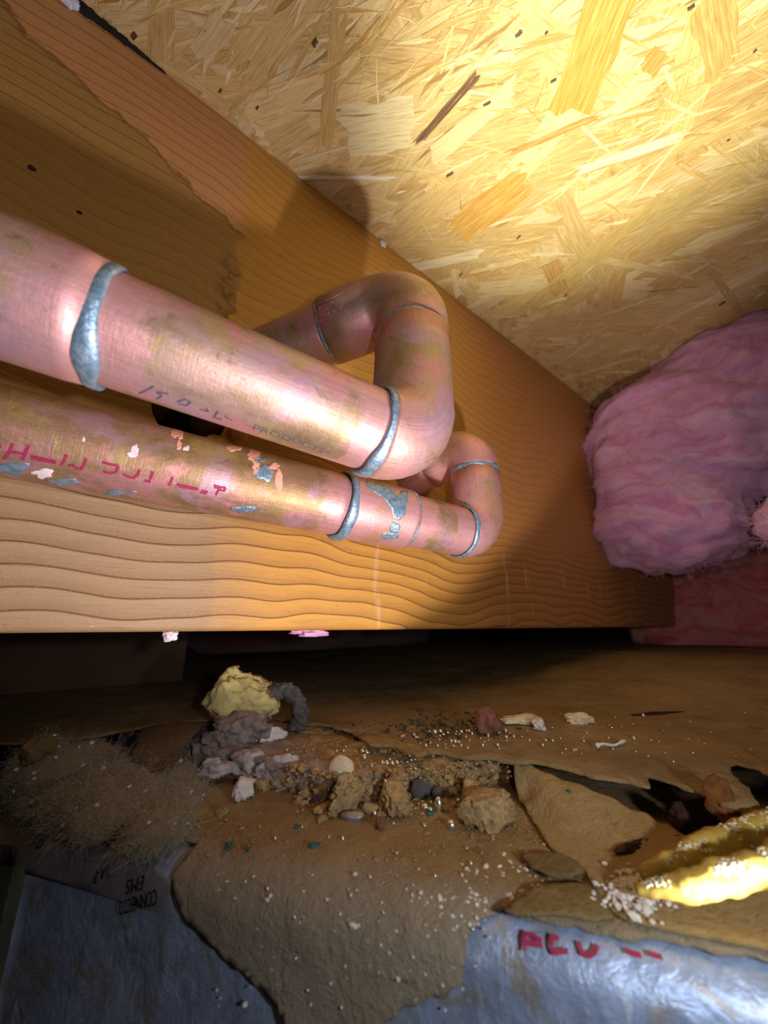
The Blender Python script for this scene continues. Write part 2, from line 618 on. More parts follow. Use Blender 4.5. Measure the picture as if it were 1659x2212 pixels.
def straight(a, b, r, n=24):
    a, b = Vector(a), Vector(b)
    return [a.lerp(b, i / (n - 1)) for i in range(n)], [r] * n


def tube(name, path, radii, mat, parent, joints=(), seg=56, wob=0, seed=0):
    V, F, UV, AX = sweep(path, radii, seg, True, wob, seed)
    J = []
    for v in V:
        J.append(min([(Vector(v) - Vector(j)).length - 11.0 for j in joints] + [99.0]))
    return mesh_obj(name, V, F, mat, parent, uvs=UV, attrs={'joint': J})


def ring(name, c, d, R, r, mat, parent, seed=0, lump=.5, drip=None):
    """a hand-made solder fillet: uneven bead round the pipe"""
    c, d = Vector(c), Vector(d).normalized()
    e1, e2 = frame_for(d)
    V, F = [], []
    A, B = 72, 10
    for i in range(A):
        a = 2 * PI * i / A
        u = e1 * math.cos(a) + e2 * math.sin(a)
        k = 1 + lump * nz((math.cos(a) * 2, math.sin(a) * 2, seed), 1.0, seed)
        shift = .5 * nz((math.cos(a) * 2, math.sin(a) * 2, seed + 9), 1.0)
        if drip:
            t = max(0.0, u.dot(Vector(drip).normalized()))
            k *= 1 + .9 * t ** 5
        for j in range(B):
            b = 2 * PI * j / B
            V.append(c + u * (R + r * .55 * k * math.cos(b)) + d * (shift + r * 1.25 * k * math.sin(b)))
    for i in range(A):
        for j in range(B):
            i2, j2 = (i + 1) % A, (j + 1) % B
            F.append((i * B + j, i2 * B + j, i2 * B + j2, i * B + j2))
    return mesh_obj(name, V, F, mat, parent)


def bend(a, c, b, rad, n=18):
    """path a -> c -> b with the corner rounded to radius rad; also returns the tangent points"""
    a, c, b = Vector(a), Vector(c), Vector(b)
    u, v = (a - c).normalized(), (b - c).normalized()
    ang = u.angle(v)
    t = rad / math.tan(ang / 2)
    p0, p1 = c + u * t, c + v * t
    bis = (u + v).normalized()
    o = c + bis * (rad / math.sin(ang / 2))
    pts = []
    r0 = p0 - o
    r1 = p1 - o
    sw = r0.angle(r1)
    axis = r0.cross(r1).normalized()
    for i in range(n + 1):
        from mathutils import Quaternion
        pts.append(o + Quaternion(axis, sw * i / n) @ r0)
    return pts, p0, p1


class Cyl:
    """surface coordinates on a pipe: t along it, th round it (0 facing the lens, rising upward)"""
    def __init__(self, a, d, r):
        self.a, self.d, self.r = Vector(a), Vector(d).normalized(), r
        to = -self.a
        self.e1 = (to - self.d * to.dot(self.d)).normalized()
        self.e2 = self.e1.cross(self.d).normalized()

    def pt(self, t, th, off=0.0):
        return self.a + self.d * t + (self.e1 * math.cos(th) + self.e2 * math.sin(th)) * (self.r + off)

    def hit(self, px, py):
        r = ray(px, py).normalized()
        rp = r - self.d * r.dot(self.d)
        ap = self.a - self.d * self.a.dot(self.d)
        A, B, C = rp.dot(rp), -2 * rp.dot(ap), ap.dot(ap) - self.r ** 2
        D = max(0, B * B - 4 * A * C)
        k = (-B - math.sqrt(D)) / (2 * A)
        p = r * k - self.a
        return p.dot(self.d), math.atan2(p.dot(self.e2), p.dot(self.e1))


def fill(poly, step, jitter=0.0, seed=0):
    """triangulate a 2-D polygon with interior points"""
    rnd = random.Random(seed)
    xs = [p[0] for p in poly]
    ys = [p[1] for p in poly]
    pts = [Vector(p) for p in poly]
    n = len(pts)
    x = min(xs) + step / 2
    row = 0
    def inside(x, y):
        c = False
        for i in range(n):
            x1, y1 = poly[i]
            x2, y2 = poly[i - 1]
            if (y1 > y) != (y2 > y) and x < (x2 - x1) * (y - y1) / (y2 - y1) + x1:
                c = not c
        return c
    while x < max(xs):
        y = min(ys) + (step / 2 if row % 2 else 0)
        while y < max(ys):
            if inside(x, y):
                pts.append(Vector((x + rnd.uniform(-jitter, jitter), y + rnd.uniform(-jitter, jitter))))
            y += step
        x += step * .87
        row += 1
    vs, es, fs, ov, oe, of = delaunay_2d_cdt(pts, [], [list(range(n))], 1, 1e-5)
    return [(v.x, v.y) for v in vs], [tuple(f) for f in fs]


def rough_poly(poly, step, amp, seed, closed=True):
    """refine a polygon's outline and make it ragged"""
    out = []
    n = len(poly)
    for i in range(n if closed else n - 1):
        a, b = Vector(poly[i]), Vector(poly[(i + 1) % n])
        m = max(1, int((b - a).length / step))
        nrm = Vector((-(b - a).y, (b - a).x)).normalized()
        for k in range(m):
            p = a.lerp(b, k / m)
            w = nz((p.x, p.y, seed), 1.3 / step / 3, seed) * amp + nz((p.x, p.y, seed + 5), 1.3 / step, seed) * amp * .5
            out.append(tuple(p + nrm * w))
    return out


def sheet(name, poly, step, fn, thick, mat, parent=None, seed=0):
    """a sheet of some thickness: 2-D polygon mapped to 3-D by fn(u, v) -> point; underside offset along the normal"""
    P2, T = fill(poly, step, step * .2, seed)
    top = [Vector(fn(u, v)) for u, v in P2]
    nor = [Vector((0, 0, 0)) for _ in top]
    for f in T:
        a, b, c = (top[i] for i in f[:3])
        m = (b - a).cross(c - a)
        for i in f:
            nor[i] += m
    cen = sum(top, Vector()) / len(top)
    flip = sum(nor, Vector()).dot(-cen) < 0
    V, F = list(top), []
    n = len(top)
    for i in range(n):
        m = nor[i].normalized() * (-1 if flip else 1)
        V.append(top[i] - m * thick)
    edges = {}
    for f in T:
        f = tuple(reversed(f)) if flip else f
        F.append(f)
        F.append(tuple(i + n for i in reversed(f)))
        for i in range(len(f)):
            e = (f[i], f[(i + 1) % len(f)])
            edges[e] = 1
    for (a, b) in edges:
        if (b, a) not in edges:
            F.append((b, a, a + n, b + n))
    return mesh_obj(name, V, F, mat, parent)


_ico = {}


def ico(sub):
    if sub not in _ico:
        bm = bmesh.new()
        bmesh.ops.create_icosphere(bm, subdivisions=sub, radius=1)
        bm.verts.ensure_lookup_table()
        _ico[sub] = ([v.co.copy() for v in bm.verts], [tuple(v.index for v in f.verts) for f in bm.faces])
        bm.free()
    return _ico[sub]


def lump_geo(c, size, seed, rough=.3, sub=4, flat=.3, freq=1.6, facet=0.0, rz=0.0, fine=.4):
    """a broken lump: noise-displaced ball, flattened below; c is the point it rests on"""
    v0, f0 = ico(sub)
    V = []
    ca, sa = math.cos(rz), math.sin(rz)
    cuts = []
    if facet:
        rc = random.Random(int(seed * 10))
        for i in range(int(facet)):
            cuts.append((Vector((rc.gauss(0, 1), rc.gauss(0, 1), rc.gauss(0, 1))).normalized(), rc.uniform(.55, .85)))
    for v in v0:
        k = 1 + rough * nz(v, freq, seed) + rough * fine * nz(v, freq * 3, seed + 3) + rough * fine * .45 * nz(v, freq * 8, seed + 8)
        p = v * k
        for (cn, co_) in cuts:
            e_ = p.dot(cn) - co_
            if e_ > 0:
                p = p - cn * e_ * .85
        if p.z < -1 + flat:
            p.z = -1 + flat + (p.z + 1 - flat) * .15
        x, y = p.x * size[0], p.y * size[1]
        V.append(Vector((c[0] + x * ca - y * sa, c[1] + x * sa + y * ca, c[2] + (p.z + 1 - flat * .9) * size[2])))
    return V, f0


def lump(name, c, size, seed, mat, parent=None, **k):
    V, F = lump_geo(c, size, seed, **k)
    return mesh_obj(name, V, F, mat, parent)


def join_geo(parts):
    V, F = [], []
    for v, f in parts:
        o = len(V)
        V += v
        F += [tuple(i + o for i in t) for t in f]
    return V, F


def fibres(name, roots, mat, parent, rad=.05, length=9, curl=.6, seg=5, seed=0, kind='stuff', zmin=-1e9):
    """fine fibres as thin three-sided tubes in one mesh"""
    rnd = random.Random(seed)
    V, F = [], []
    for p, nrm in roots:
        p = Vector(p)
        d = (Vector(nrm) * .5 + Vector((rnd.gauss(0, 1), rnd.gauss(0, 1), rnd.gauss(0, .6))) * .7).normalized()
        L = length * rnd.uniform(.4, 1.3) / seg
        o = len(V)
        for i in range(seg + 1):
            e1, e2 = frame_for(d)
            r = rad * (1 - .5 * i / seg)
            for k in range(3):
                a = 2 * PI * k / 3
                V.append(p + (e1 * math.cos(a) + e2 * math.sin(a)) * r)
            d = (d + Vector((rnd.gauss(0, 1), rnd.gauss(0, 1), rnd.gauss(0, 1))) * curl * .35 - Vector((0, 0, .06))).normalized()
            p = p + d * L
            p.z = max(p.z, zmin)
        for i in range(seg):
            for k in range(3):
                a, b = o + i * 3 + k, o + i * 3 + (k + 1) % 3
                F.append((a, b, b + 3, a + 3))
    ob = mesh_obj(name, V, F, mat, parent)
    if kind:
        ob['kind'] = kind
    return ob


def box_geo(x0, x1, y0, y1, z0, z1):
    V = [Vector(p) for p in ((x0, y0, z0), (x1, y0, z0), (x1, y1, z0), (x0, y1, z0), (x0, y0, z1), (x1, y0, z1), (x1, y1, z1), (x0, y1, z1))]
    F = [(0, 3, 2, 1), (4, 5, 6, 7), (0, 1, 5, 4), (1, 2, 6, 5), (2, 3, 7, 6), (3, 0, 4, 7)]
    return V, F


def evaluated(o):
    dg = bpy.context.evaluated_depsgraph_get()
    return bpy.data.meshes.new_from_object(o.evaluated_get(dg))


def text_geo(txt, fill_mode='BOTH', bevel=0.0, size=1.0):
    cu = bpy.data.curves.new('lettering', 'FONT')
    cu.body = txt
    cu.size = size
    cu.resolution_u = 4
    if fill_mode == 'NONE':
        cu.dimensions = '3D'
        cu.fill_mode = 'FULL'
        cu.bevel_depth = bevel
        cu.bevel_resolution = 1
    o = bpy.data.objects.new('lettering', cu)
    COL.objects.link(o)
    me = evaluated(o)
    bm = bmesh.new()
    bm.from_mesh(me)
    if fill_mode == 'BOTH':
        bmesh.ops.triangulate(bm, faces=bm.faces[:])
        bmesh.ops.subdivide_edges(bm, edges=bm.edges[:], cuts=1)
        bmesh.ops.triangulate(bm, faces=bm.faces[:])
    V = [v.co.copy() for v in bm.verts]
    bm.verts.index_update()
    F = [tuple(v.index for v in f.verts) for f in bm.faces]
    bm.free()
    bpy.data.objects.remove(o)
    bpy.data.meshes.remove(me)
    bpy.data.curves.remove(cu)
    return V, F


# ------------------------------------------------------------------ the setting
V, F = box_geo(-700, 1200, -700, 900, -190, -ZOFF)
gd = mesh_obj('floor', V, F, M_GROUND, smooth=False)
gd['kind'] = 'structure'

CEIL = 230.0
V, F = box_geo(-320, 1150, -420, 560, CEIL, CEIL + 18)
ceil = mesh_obj('ceiling', V, F, M_OSB, smooth=False)
ceil['kind'] = 'structure'

V, F = box_geo(1150, 1170, -420, 560, -ZOFF, CEIL + 18)
wb = mesh_obj('wall_end', V, F, M_BLOCK, smooth=False)
wb['kind'] = 'structure'
V, F = box_geo(-320, 1150, 560, 580, -ZOFF, CEIL + 18)
wb = mesh_obj('back_screen', V, F, M_BLOCK, smooth=False)  # added dark screen, hides the world background and blocks bounce light
wb['kind'] = 'structure'


# strands pressed into the underside of the board, each its own piece
def strand(cx, cy, ang, L, Wd, level, tint, rnd, name='wood_strand'):
    ca, sa = math.cos(ang), math.sin(ang)
    n = rnd.choice((4, 6, 8))
    out = []
    for i in range(n + 1):
        out.append((-L / 2 + rnd.uniform(-.09, .09) * L, -Wd / 2 + Wd * i / n))
    top = []
    for i in range(3):
        top.append((-L / 4 + L / 4 * i, Wd / 2 + rnd.uniform(-.10, .10) * Wd))
    out += top
    for i in range(n + 1):
        out.append((L / 2 + rnd.uniform(-.09, .09) * L, Wd / 2 - Wd * i / n))
    for i in range(3):
        out.append((L / 4 - L / 4 * i, -Wd / 2 + rnd.uniform(-.10, .10) * Wd))
    V, UV = [], []
    ou, ovv = rnd.uniform(0, 900), rnd.uniform(0, 900)
    tilt = rnd.uniform(-.006, .006)
    for zz in (0, 1):
        for u, v in out:
            z = (CEIL - level + v * tilt) if zz == 0 else CEIL + .4
            V.append((cx + u * ca - v * sa, cy + u * sa + v * ca, z))
            UV.append((u + ou, v + ovv))
    m = len(out)
    F = [tuple(range(m - 1, -1, -1))]
    for i in range(m):
        j = (i + 1) % m
        F.append((i, j, j + m, i + m))
    return mesh_obj(name, V, F, M_STRAND, ceil, smooth=False, uvs=UV, attrs={'tint': [(*tint, 1)] * len(V)})


R0 = random.Random(5)
TINTS = [(.66, .47, .20), (.72, .55, .27), (.58, .38, .13), (.78, .64, .36), (.62, .42, .15), (.70, .50, .20), (.82, .68, .42), (.54, .33, .10)]
a1, a2 = onz(1000, 330, CEIL), onz(1180, 245, CEIL)
MAIN = math.atan2(a2.y - a1.y, a2.x - a1.x)
n_st = 0
for i in range(258):
    while True:
        px, py = R0.uniform(120, 1750), R0.uniform(-90, 860)
        if py < (px - 200) * .80 + 60:
            break
    # even spread over the board: accept in proportion to the area a pixel covers there
    c = onz(px, py, CEIL)
    if R0.random() > (c.length / 480.0) ** 2.2 and i > 40:
        c = onz(R0.uniform(300, 1700), R0.uniform(300, 830), CEIL)
        if c.y > 150:
            c.y = R0.uniform(-20, 130)
    ang = R0.gauss(MAIN, .38) if R0.random() < .78 else R0.uniform(0, PI)
    Wd = R0.choice((3, 5, 8, 12, 16, 20)) * R0.uniform(.8, 1.2)
    L = R0.uniform(35, 95)
    if c.y > 120:
        L *= .6
    t = R0.choice(TINTS)
    k = R0.uniform(.88, 1.12)
    # keep the piece on this side of the joist
    ext = abs(math.sin(ang)) * L / 2 + abs(math.cos(ang)) * Wd / 2
    cy = min(c.y, 135.5 - ext)
    strand(c.x, cy, ang, L, Wd, R0.uniform(.05, .50), tuple(min(.9, (a * .62 + m_ * .38) * k) for a, m_ in zip(t, (.68, .52, .26))), R0)


def strand_px(p0, p1, wpx, level, tint, seed, name='wood_strand'):
    a, b = onz(*p0, CEIL), onz(*p1, CEIL)
    mid = (a + b) / 2
    d = b - a
    # width: real size of wpx pixels at that spot
    Wd = wpx * mid.length / FPX
    strand(mid.x, mid.y, math.atan2(d.y, d.x), d.length, Wd, level, tint, random.Random(seed), name)


strand_px((1335, -40), (1232, 236), 62, 0.69, (.60, .37, .09), 1)
strand_px((905, 303), (1024, 168), 11, 0.75, (.17, .085, .04), 2)
strand_px((745, 285), (893, 262), 60, 0.63, (.80, .68, .42), 3)
strand_px((1190, 570), (1212, 634), 26, 0.66, (.58, .36, .12), 4)
strand_px((1140, 668), (1440, 430), 34, 0.64, (.62, .45, .17), 5)
strand_px((990, 500), (1135, 385), 52, 0.60, (.62, .36, .08), 6)
strand_px((640, 381), (846, 383), 5, 0.78, (.90, .84, .70), 7)
strand_px((940, 330), (1110, 190), 26, 0.60, (.80, .66, .36), 8)
strand_px((1560, 150), (1530, -20), 34, 0.65, (.56, .40, .15), 9)
strand_px((1255, 365), (1480, 290), 12, 0.67, (.88, .80, .55), 10)
strand_px((1330, 510), (1520, 420), 40, 0.62, (.58, .43, .18), 11)
strand_px((1430, 110), (1395, 155), 26, 0.67, (.56, .33, .08), 12)
strand_px((700, 330), (735, 20), 22, 0.62, (.64, .43, .16), 13)
strand_px((1040, 545), (860, 585), 18, 0.64, (.78, .68, .46), 14)
strand_px((1290, 250), (1100, 330), 8, 0.67, (.52, .30, .08), 15)
strand_px((430, 120), (490, 40), 24, 0.60, (.70, .54, .30), 16)
for px, py, s, sd in ((1180, 69, 5, 1), (476, 195, 5, 2), (556, 231, 5, 3), (1222, 637, 5, 4), (995, 592, 4, 5), (1573, 301, 4, 6),
                      (290, 76, 9, 7), (972, 375, 6, 8), (1120, 72, 9, 9), (1052, 222, 7, 10), (1195, 172, 6, 11), (1492, 12, 8, 12),
                      (680, 92, 11, 13), (1120, 510, 6, 14), (1560, 655, 6, 15), (1630, 108, 5, 16)):
    r_ = random.Random(sd * 7)
    dx = r_.uniform(.6, 2.0)
    strand_px((px - s * dx * .6, py + s * r_.uniform(.4, .9)), (px + s * dx * .6, py - s * r_.uniform(.4, .9)), s * .5, 0.81, (.09, .05, .025), sd, 'wood_fleck')

# hair-fine slivers and loose fibres all over the board: past counting
Rs = random.Random(77)
V, F, UV, TT = [], [], [], []
for i in range(1150):
    c = onz(Rs.uniform(100, 1700), Rs.uniform(-60, 830), CEIL)
    if c.y > 132 or c.length > 620:
        continue
    ang = Rs.gauss(MAIN, .32) if Rs.random() < .85 else Rs.uniform(0, PI)
    L, Wd = Rs.uniform(6, 42), Rs.uniform(.25, 1.9)
    ext = abs(math.sin(ang)) * L / 2 + Wd
    if c.y + ext > 135:
        continue
    ca, sa = math.cos(ang), math.sin(ang)
    o = len(V)
    lev = Rs.uniform(.3, .66)
    tint = Rs.choice(TINTS + TINTS + [(.86, .74, .46), (.84, .70, .42), (.40, .24, .08), (.80, .66, .36)])
    bend_ = Rs.uniform(-.06, .06) * L
    for (u, v) in ((-L / 2, 0), (-L / 6, -Wd / 2 + bend_), (L / 6, -Wd / 2 + bend_), (L / 2, 0), (L / 6, Wd / 2 + bend_), (-L / 6, Wd / 2 + bend_)):
        V.append((c.x + u * ca - v * sa, c.y + u * sa + v * ca, CEIL - lev))
        UV.append((u + i * 3.1, v + i * 1.7))
    for (u, v) in ((-L / 2, 0), (-L / 6, -Wd / 2 + bend_), (L / 6, -Wd / 2 + bend_), (L / 2, 0), (L / 6, Wd / 2 + bend_), (-L / 6, Wd / 2 + bend_)):
        V.append((c.x + u * ca - v * sa, c.y + u * sa + v * ca, CEIL))
        UV.append((u + i * 3.1, v + i * 1.7))
    TT += [(*tint, 1)] * 12
    F.append(tuple(o + k for k in (5, 4, 3, 2, 1, 0)))
    for k in range(6):
        j = (k + 1) % 6
        F.append((o + k, o + j, o + j + 6, o + k + 6))
sl = mesh_obj('wood_sliver', V, F, M_STRAND, ceil, smooth=False, uvs=UV, attrs={'tint': TT})
sl['kind'] = 'stuff'

# ------------------------------------------------------------------ the joist
JY = 136.0
JB = -2.0


def build_joist():
    V, F = box_geo(-320, 1000, JY, JY + 38, JB, CEIL)
    me = bpy.data.meshes.new('floor_joist')
    bm = bmesh.new()
    vs = [bm.verts.new(v) for v in V]
    for f in F:
        bm.faces.new([vs[i] for i in f])
    low = [e for e in bm.edges if all(abs(v.co.z - JB) < .1 for v in e.verts) and abs(e.verts[0].co.y - e.verts[1].co.y) < .1]
    bmesh.ops.bevel(bm, geom=low, offset=2.2, segments=4, affect='EDGES', profile=.5)
    bm.to_mesh(me)
    bm.free()
    jo = bpy.data.objects.new('joist_raw', me)
    COL.objects.link(jo)
    cutters = []
    holes = ([(39, 101, 13.5), (29, 86, 13), (18.5, 74, 12.5)], [(128.5, 75, 13.0)])
    for hs in holes:
        for (hx, hz, hr) in hs:
            cm = bpy.data.meshes.new('cut')
            b = bmesh.new()
            n = 40
            ra, rb = [], []
            for i in range(n):
                a = 2 * PI * i / n
                k = hr * (1 + .05 * nz((math.cos(a) * 2, math.sin(a) * 2, hx), 1.0))
                ra.append(b.verts.new((hx + math.cos(a) * k, JY - 6, hz + math.sin(a) * k)))
                rb.append(b.verts.new((hx + math.cos(a) * k - 4, JY + 45, hz + math.sin(a) * k)))
            for i in range(n):
                j = (i + 1) % n
                b.faces.new((ra[i], ra[j], rb[j], rb[i]))
            b.faces.new(list(reversed(ra)))
            b.faces.new(rb)
            bmesh.ops.recalc_face_normals(b, faces=b.faces[:])
            b.to_mesh(cm)
            b.free()
            co = bpy.data.objects.new('cut', cm)
            COL.objects.link(co)
            cutters.append(co)
            md = jo.modifiers.new('b', 'BOOLEAN')
            md.operation = 'DIFFERENCE'
            md.solver = 'EXACT'
            md.object = co
    res = evaluated(jo)
    V = [v.co.copy() for v in res.vertices]
    F = [tuple(p.vertices) for p in res.polygons]
    for o in cutters + [jo]:
        bpy.data.objects.remove(o)
    return mesh_obj('joist_body', V, F, M_JOIST, joist, smooth=False)


joist = empty('floor_joist', (100, JY + 19, JB))
tag(joist, 'long orange-brown timber joist with stained grain beside the copper pipes', 'joist')
build_joist()


def face_lump(name, px, py, size, seed, mat, parent, depth=.0, **k):
    p = ony(px, py, JY)
    return lump(name, (p.x, JY - depth, p.z - size[2] * .85), size, seed, mat, parent, flat=0, **k)


# knots and plugs of resin on the face of the joist
face_lump('knot', 503, 690, (2.2, .8, 1.8), 3, M_AMBER, joist, rough=.25)
face_lump('knot', 68, 364, (1.0, .5, .9), 4, M_BARK, joist, rough=.4)
face_lump('knot', 172, 460, (.7, .4, .7), 5, M_BARK, joist, rough=.4)
# broken wood in the mouth of the drilled hole
p = ony(452, 905, JY + 5)
lump('wood_plug', (p.x, p.y, p.z - 7), (6.6, 6.0, 7.0), 8, M_BLOCK, joist, rough=.12, flat=.05)
p = ony(515, 935, JY - .5)
lump('splinter', (p.x, p.y, p.z - 5.5), (4.2, 2.4, 6.0), 12, M_AMBER, joist, rough=.28, flat=.05, freq=1.0, rz=.5)
p = ony(470, 948, JY - .5)
lump('splinter', (p.x, p.y, p.z - 2.0), (3.2, 1.4, 1.6), 15, M_AMBER, joist, rough=.5, flat=.05)

# ------------------------------------------------------------------ upper copper pipe
UA, UD = Vector((0, 80.07, 55.62)), Vector((1, -.153, -.104)).normalized()
RP, RF = 11.1, 12.35
C1 = UA + UD * 66.8
C2 = Vector((74.5, 77.5, 114.5))
RET = Vector((-.53, .84, -.14)).normalized()
up = empty('copper_pipe', C1)
tag(up, 'upper thick copper pipe with blue solder joints turning back into the joist', 'pipe')
t_j1, t_j2 = -7.0, 54.6
P_in = UA + UD * t_j2
vert = (C2 - C1).normalized()
P_mid = C1 + vert * 43.0
P_ret = C2 + RET * 33.5
P_end = C2 + RET * 92
joints = [UA + UD * t_j1, P_in, P_mid, P_ret]
pth, rad = straight(UA + UD * t_j1, P_in + UD * 2, RP, 40)
tube('pipe', pth, rad, M_COPPER_A, up, [joints[0], joints[1]])
pth, rad = straight(UA + UD * -150, UA + UD * t_j1, RF, 40)
rad[-1] = RF - .35
tube('coupling', pth, rad, M_COPPER_A, up, [joints[0]])
arc, p0, p1 = bend(P_in, C1, C2, 12.4)
pth = [P_in, P_in.lerp(p0, .5)] + arc + [p1.lerp(P_mid, .3), p1.lerp(P_mid, .7), P_mid]
elb = tube('elbow', pth, [RF - .1] + [RF] * (len(pth) - 2) + [RF + .5], M_ELBOW_C, up, [P_in, P_mid], wob=.22, seed=3)
arc, p0, p1 = bend(P_mid, C2, P_ret, 14.0)
pth = [P_mid, P_mid.lerp(p0, .5)] + arc + [p1 + RET * .6, p1 + RET * 1.4, p1.lerp(P_ret, .5), P_ret]
elb2 = tube('elbow', pth, [RF - .15] * 2 + [RF - .1] * len(arc) + [RF, RF + .25, RF + .2, RF], M_ELBOW_A, up, [P_mid], wob=.12, seed=9)
pth, rad = straight(P_ret, P_end, RP, 24)
tube('return_pipe', pth, rad, M_ELBOW_A, up, [P_ret])
ring('solder_ring', joints[0] + UD * .9, UD, RP + .55, .95, M_SOLDER, up, 1, .35, (0, -.2, -1))
ring('solder_ring', P_in - UD * .6, UD, RP + .7, 1.0, M_SOLDER, up, 2, .35, (0, .2, -1))
ring('solder_ring', P_mid, vert, RF - .15, .9, M_SOLDER, up, 3, .7)
ring('solder_ring', P_ret + RET * .3, RET, RP + .6, .8, M_SOLDER, up, 4, .6)

# stamped maker's mark on the cup of the upper elbow
cup = Cyl(P_ret, -RET, RF + .18)


def cyl_text(name, txt, cyl, t0, t1, th, mat, parent, height=None, outline=False, off=.04, flip=False):
    V, F = text_geo(txt, 'NONE' if outline else 'BOTH', .035)
    xs = [v.x for v in V]
    x0, w = min(xs), max(xs) - min(xs)
    k = abs(t1 - t0) / w
    hy = height / .7 if height else k
    out = []
    for v in V:
        t = (v.x - x0) * k
        y = (v.y) * hy
        if flip:
            t, y = -t, -y
        out.append(cyl.pt(t0 + t, th + y / cyl.r, off + v.z * k))
    return mesh_obj(name, out, F, mat, parent)


ta, tha = cup.hit(688, 688)
tb, thb = cup.hit(741, 655)
cyl_text('stamped_lettering', 'NIBCO', cup, ta - 1.0, tb, (tha + thb) / 2 - .06, M_ELBOW_A, up, height=4.0, outline=True, off=.0)
# the stamped frame round it
fr = []
h0, h1 = -.09, .46
tm = (tha + thb) / 2 - .06
q = [(ta - 2.2, tm + h0), (tb + 1.2, tm + h0), (tb + 1.6, tm + h0 + .05), (tb + 1.6, tm + h1 - .05), (tb + 1.2, tm + h1), (ta - 2.2, tm + h1)]
path = []
for (A, B) in zip(q[:-1], q[1:]):
    for i in range(6):
        path.append(cup.pt(A[0] + (B[0] - A[0]) * i / 6, A[1] + (B[1] - A[1]) * i / 6, .02))
Vv, Ff, _, _ = sweep(path, [.09] * len(path), 6)
mesh_obj('stamped_frame', Vv, Ff, M_ELBOW_A, up)

# printed blue-black lettering low on the upper pipe
ucyl = Cyl(UA, UD, RP)


def strokes(name, cyl, lines, width_mm, mat, parent, off=.05):
    """hand-drawn strokes on the pipe: polylines of points lying on its surface, laid as thin ribbons"""
    for ln in lines:
        V, F = [], []
        pts = [cyl.hit(*p) for p in ln]
        fine = []
        for (a, b) in zip(pts[:-1], pts[1:]):
            for i in range(5):
                fine.append((a[0] + (b[0] - a[0]) * i / 5, a[1] + (b[1] - a[1]) * i / 5))
        fine.append(pts[-1])
        o = len(V)
        for i, (t, th) in enumerate(fine):
            a, b = fine[max(0, i - 1)], fine[min(len(fine) - 1, i + 1)]
            dt, dh = b[0] - a[0], (b[1] - a[1]) * cyl.r
            l = math.hypot(dt, dh) or 1
            w = width_mm * (.5 + .18 * nz((t * 2, th * 20, 1), 1.0))
            nt_, nh = -dh / l * w, dt / l * w
            V.append(cyl.pt(t + nt_, th + nh / cyl.r, off))
            V.append(cyl.pt(t - nt_, th - nh / cyl.r, off))
        for i in range(len(fine) - 1):
            F.append((o + 2 * i, o + 2 * i + 1, o + 2 * i + 3, o + 2 * i + 2))
        mesh_obj(name, V, F, mat, parent)


ta, tha = ucyl.hit(545, 928)
tb, thb = ucyl.hit(700, 975)
cyl_text('printed_lettering', 'PRODUCTS', ucyl, ta, tb, (tha + thb) / 2 - .03, M_INK_B, up, height=2.2)
strokes('ink_stroke', ucyl, [[(300, 850), (318, 842), (332, 834)], [(338, 848), (348, 852), (346, 858), (338, 862)], [(340, 846), (364, 851)],
                                    [(383, 868), (400, 862), (412, 868), (402, 876), (386, 872)], [(432, 884), (450, 889), (446, 882)], [(470, 888), (462, 902), (480, 906)],
                                    [(486, 900), (502, 908)], [(706, 976), (716, 979)]], .42, M_INK_B, up)


def patch(name, cyl, cpx, rpx, mat, parent, seed, off=.09, stretch=(1, 1), poly=None, amp=.35):
    """a thin flake or smear stuck to a pipe"""
    if poly is None:
        poly = []
        for i in range(22):
            a = 2 * PI * i / 22
            k = rpx * (1 + amp * nz((math.cos(a) * 1.5, math.sin(a) * 1.5, seed), 1.2, seed))
            poly.append((cpx[0] + math.cos(a) * k * stretch[0], cpx[1] + math.sin(a) * k * stretch[1]))
    pts = [cyl.hit(*p) for p in poly]
    uv = [(t, th * cyl.r) for t, th in pts]
    return sheet(name, uv, .7, lambda u, v: cyl.pt(u, v / cyl.r, off), off * 1.2, mat, parent)


# ------------------------------------------------------------------ lower copper pipe
LA, LD = Vector((0, 117, 43.88)), Vector((1, -.116, -.039)).normalized()
C3 = LA + LD * 136.0
C4 = Vector((C3.x + 1.0, C3.y + .8, 86.5))
HOLE = Vector((129.5, 137.5, 76.5))
R3 = (HOLE - C4).normalized()
lo = empty('copper_pipe', C3)
tag(lo, 'lower copper pipe with red handwriting and a small elbow at its end', 'pipe')
tl1, tl2, tl3 = 66.5, 93.5, 124.0
RQ = 10.6
Q1, Q2, Q3 = LA + LD * tl1, LA + LD * tl2, LA + LD * tl3
pth, rad = straight(LA + LD * -150, Q1, RP, 60)
tube('pipe', pth, rad, M_COPPER_B, lo, [Q1])
pth, rad = straight(Q1, Q2 + LD * 1.0, RF - .5, 16)
tube('coupling', pth, rad, M_ELBOW_B, lo, [Q1, Q2])
pth, rad = straight(Q2, Q3, RQ, 16)
tube('pipe', pth, rad, M_COPPER_B, lo, [Q2, Q3])
v2 = (C4 - C3).normalized()
Q4 = C3 + v2 * 31
arc, p0, p1 = bend(Q3, C3, C4, 11.6)
pth = [Q3] + arc + [p1.lerp(Q4, .5), Q4]
tube('elbow', pth, [RQ + .5] + [RQ + .8] * (len(pth) - 1), M_ELBOW_B, lo, [Q3, Q4], wob=.15, seed=5)
Q5 = C4 + R3 * 26
arc, p0, p1 = bend(Q4, C4, Q5, 12.0)
pth = [Q4] + arc + [p1.lerp(Q5, .5), Q5]
tube('elbow', pth, [RQ + .6] + [RQ + .7] * (len(pth) - 1), M_ELBOW_B, lo, [Q4, Q5], wob=.15, seed=15)
pth, rad = straight(Q5, C4 + R3 * 80, RQ - .6, 12)
tube('return_pipe', pth, rad, M_ELBOW_B, lo, [Q5])
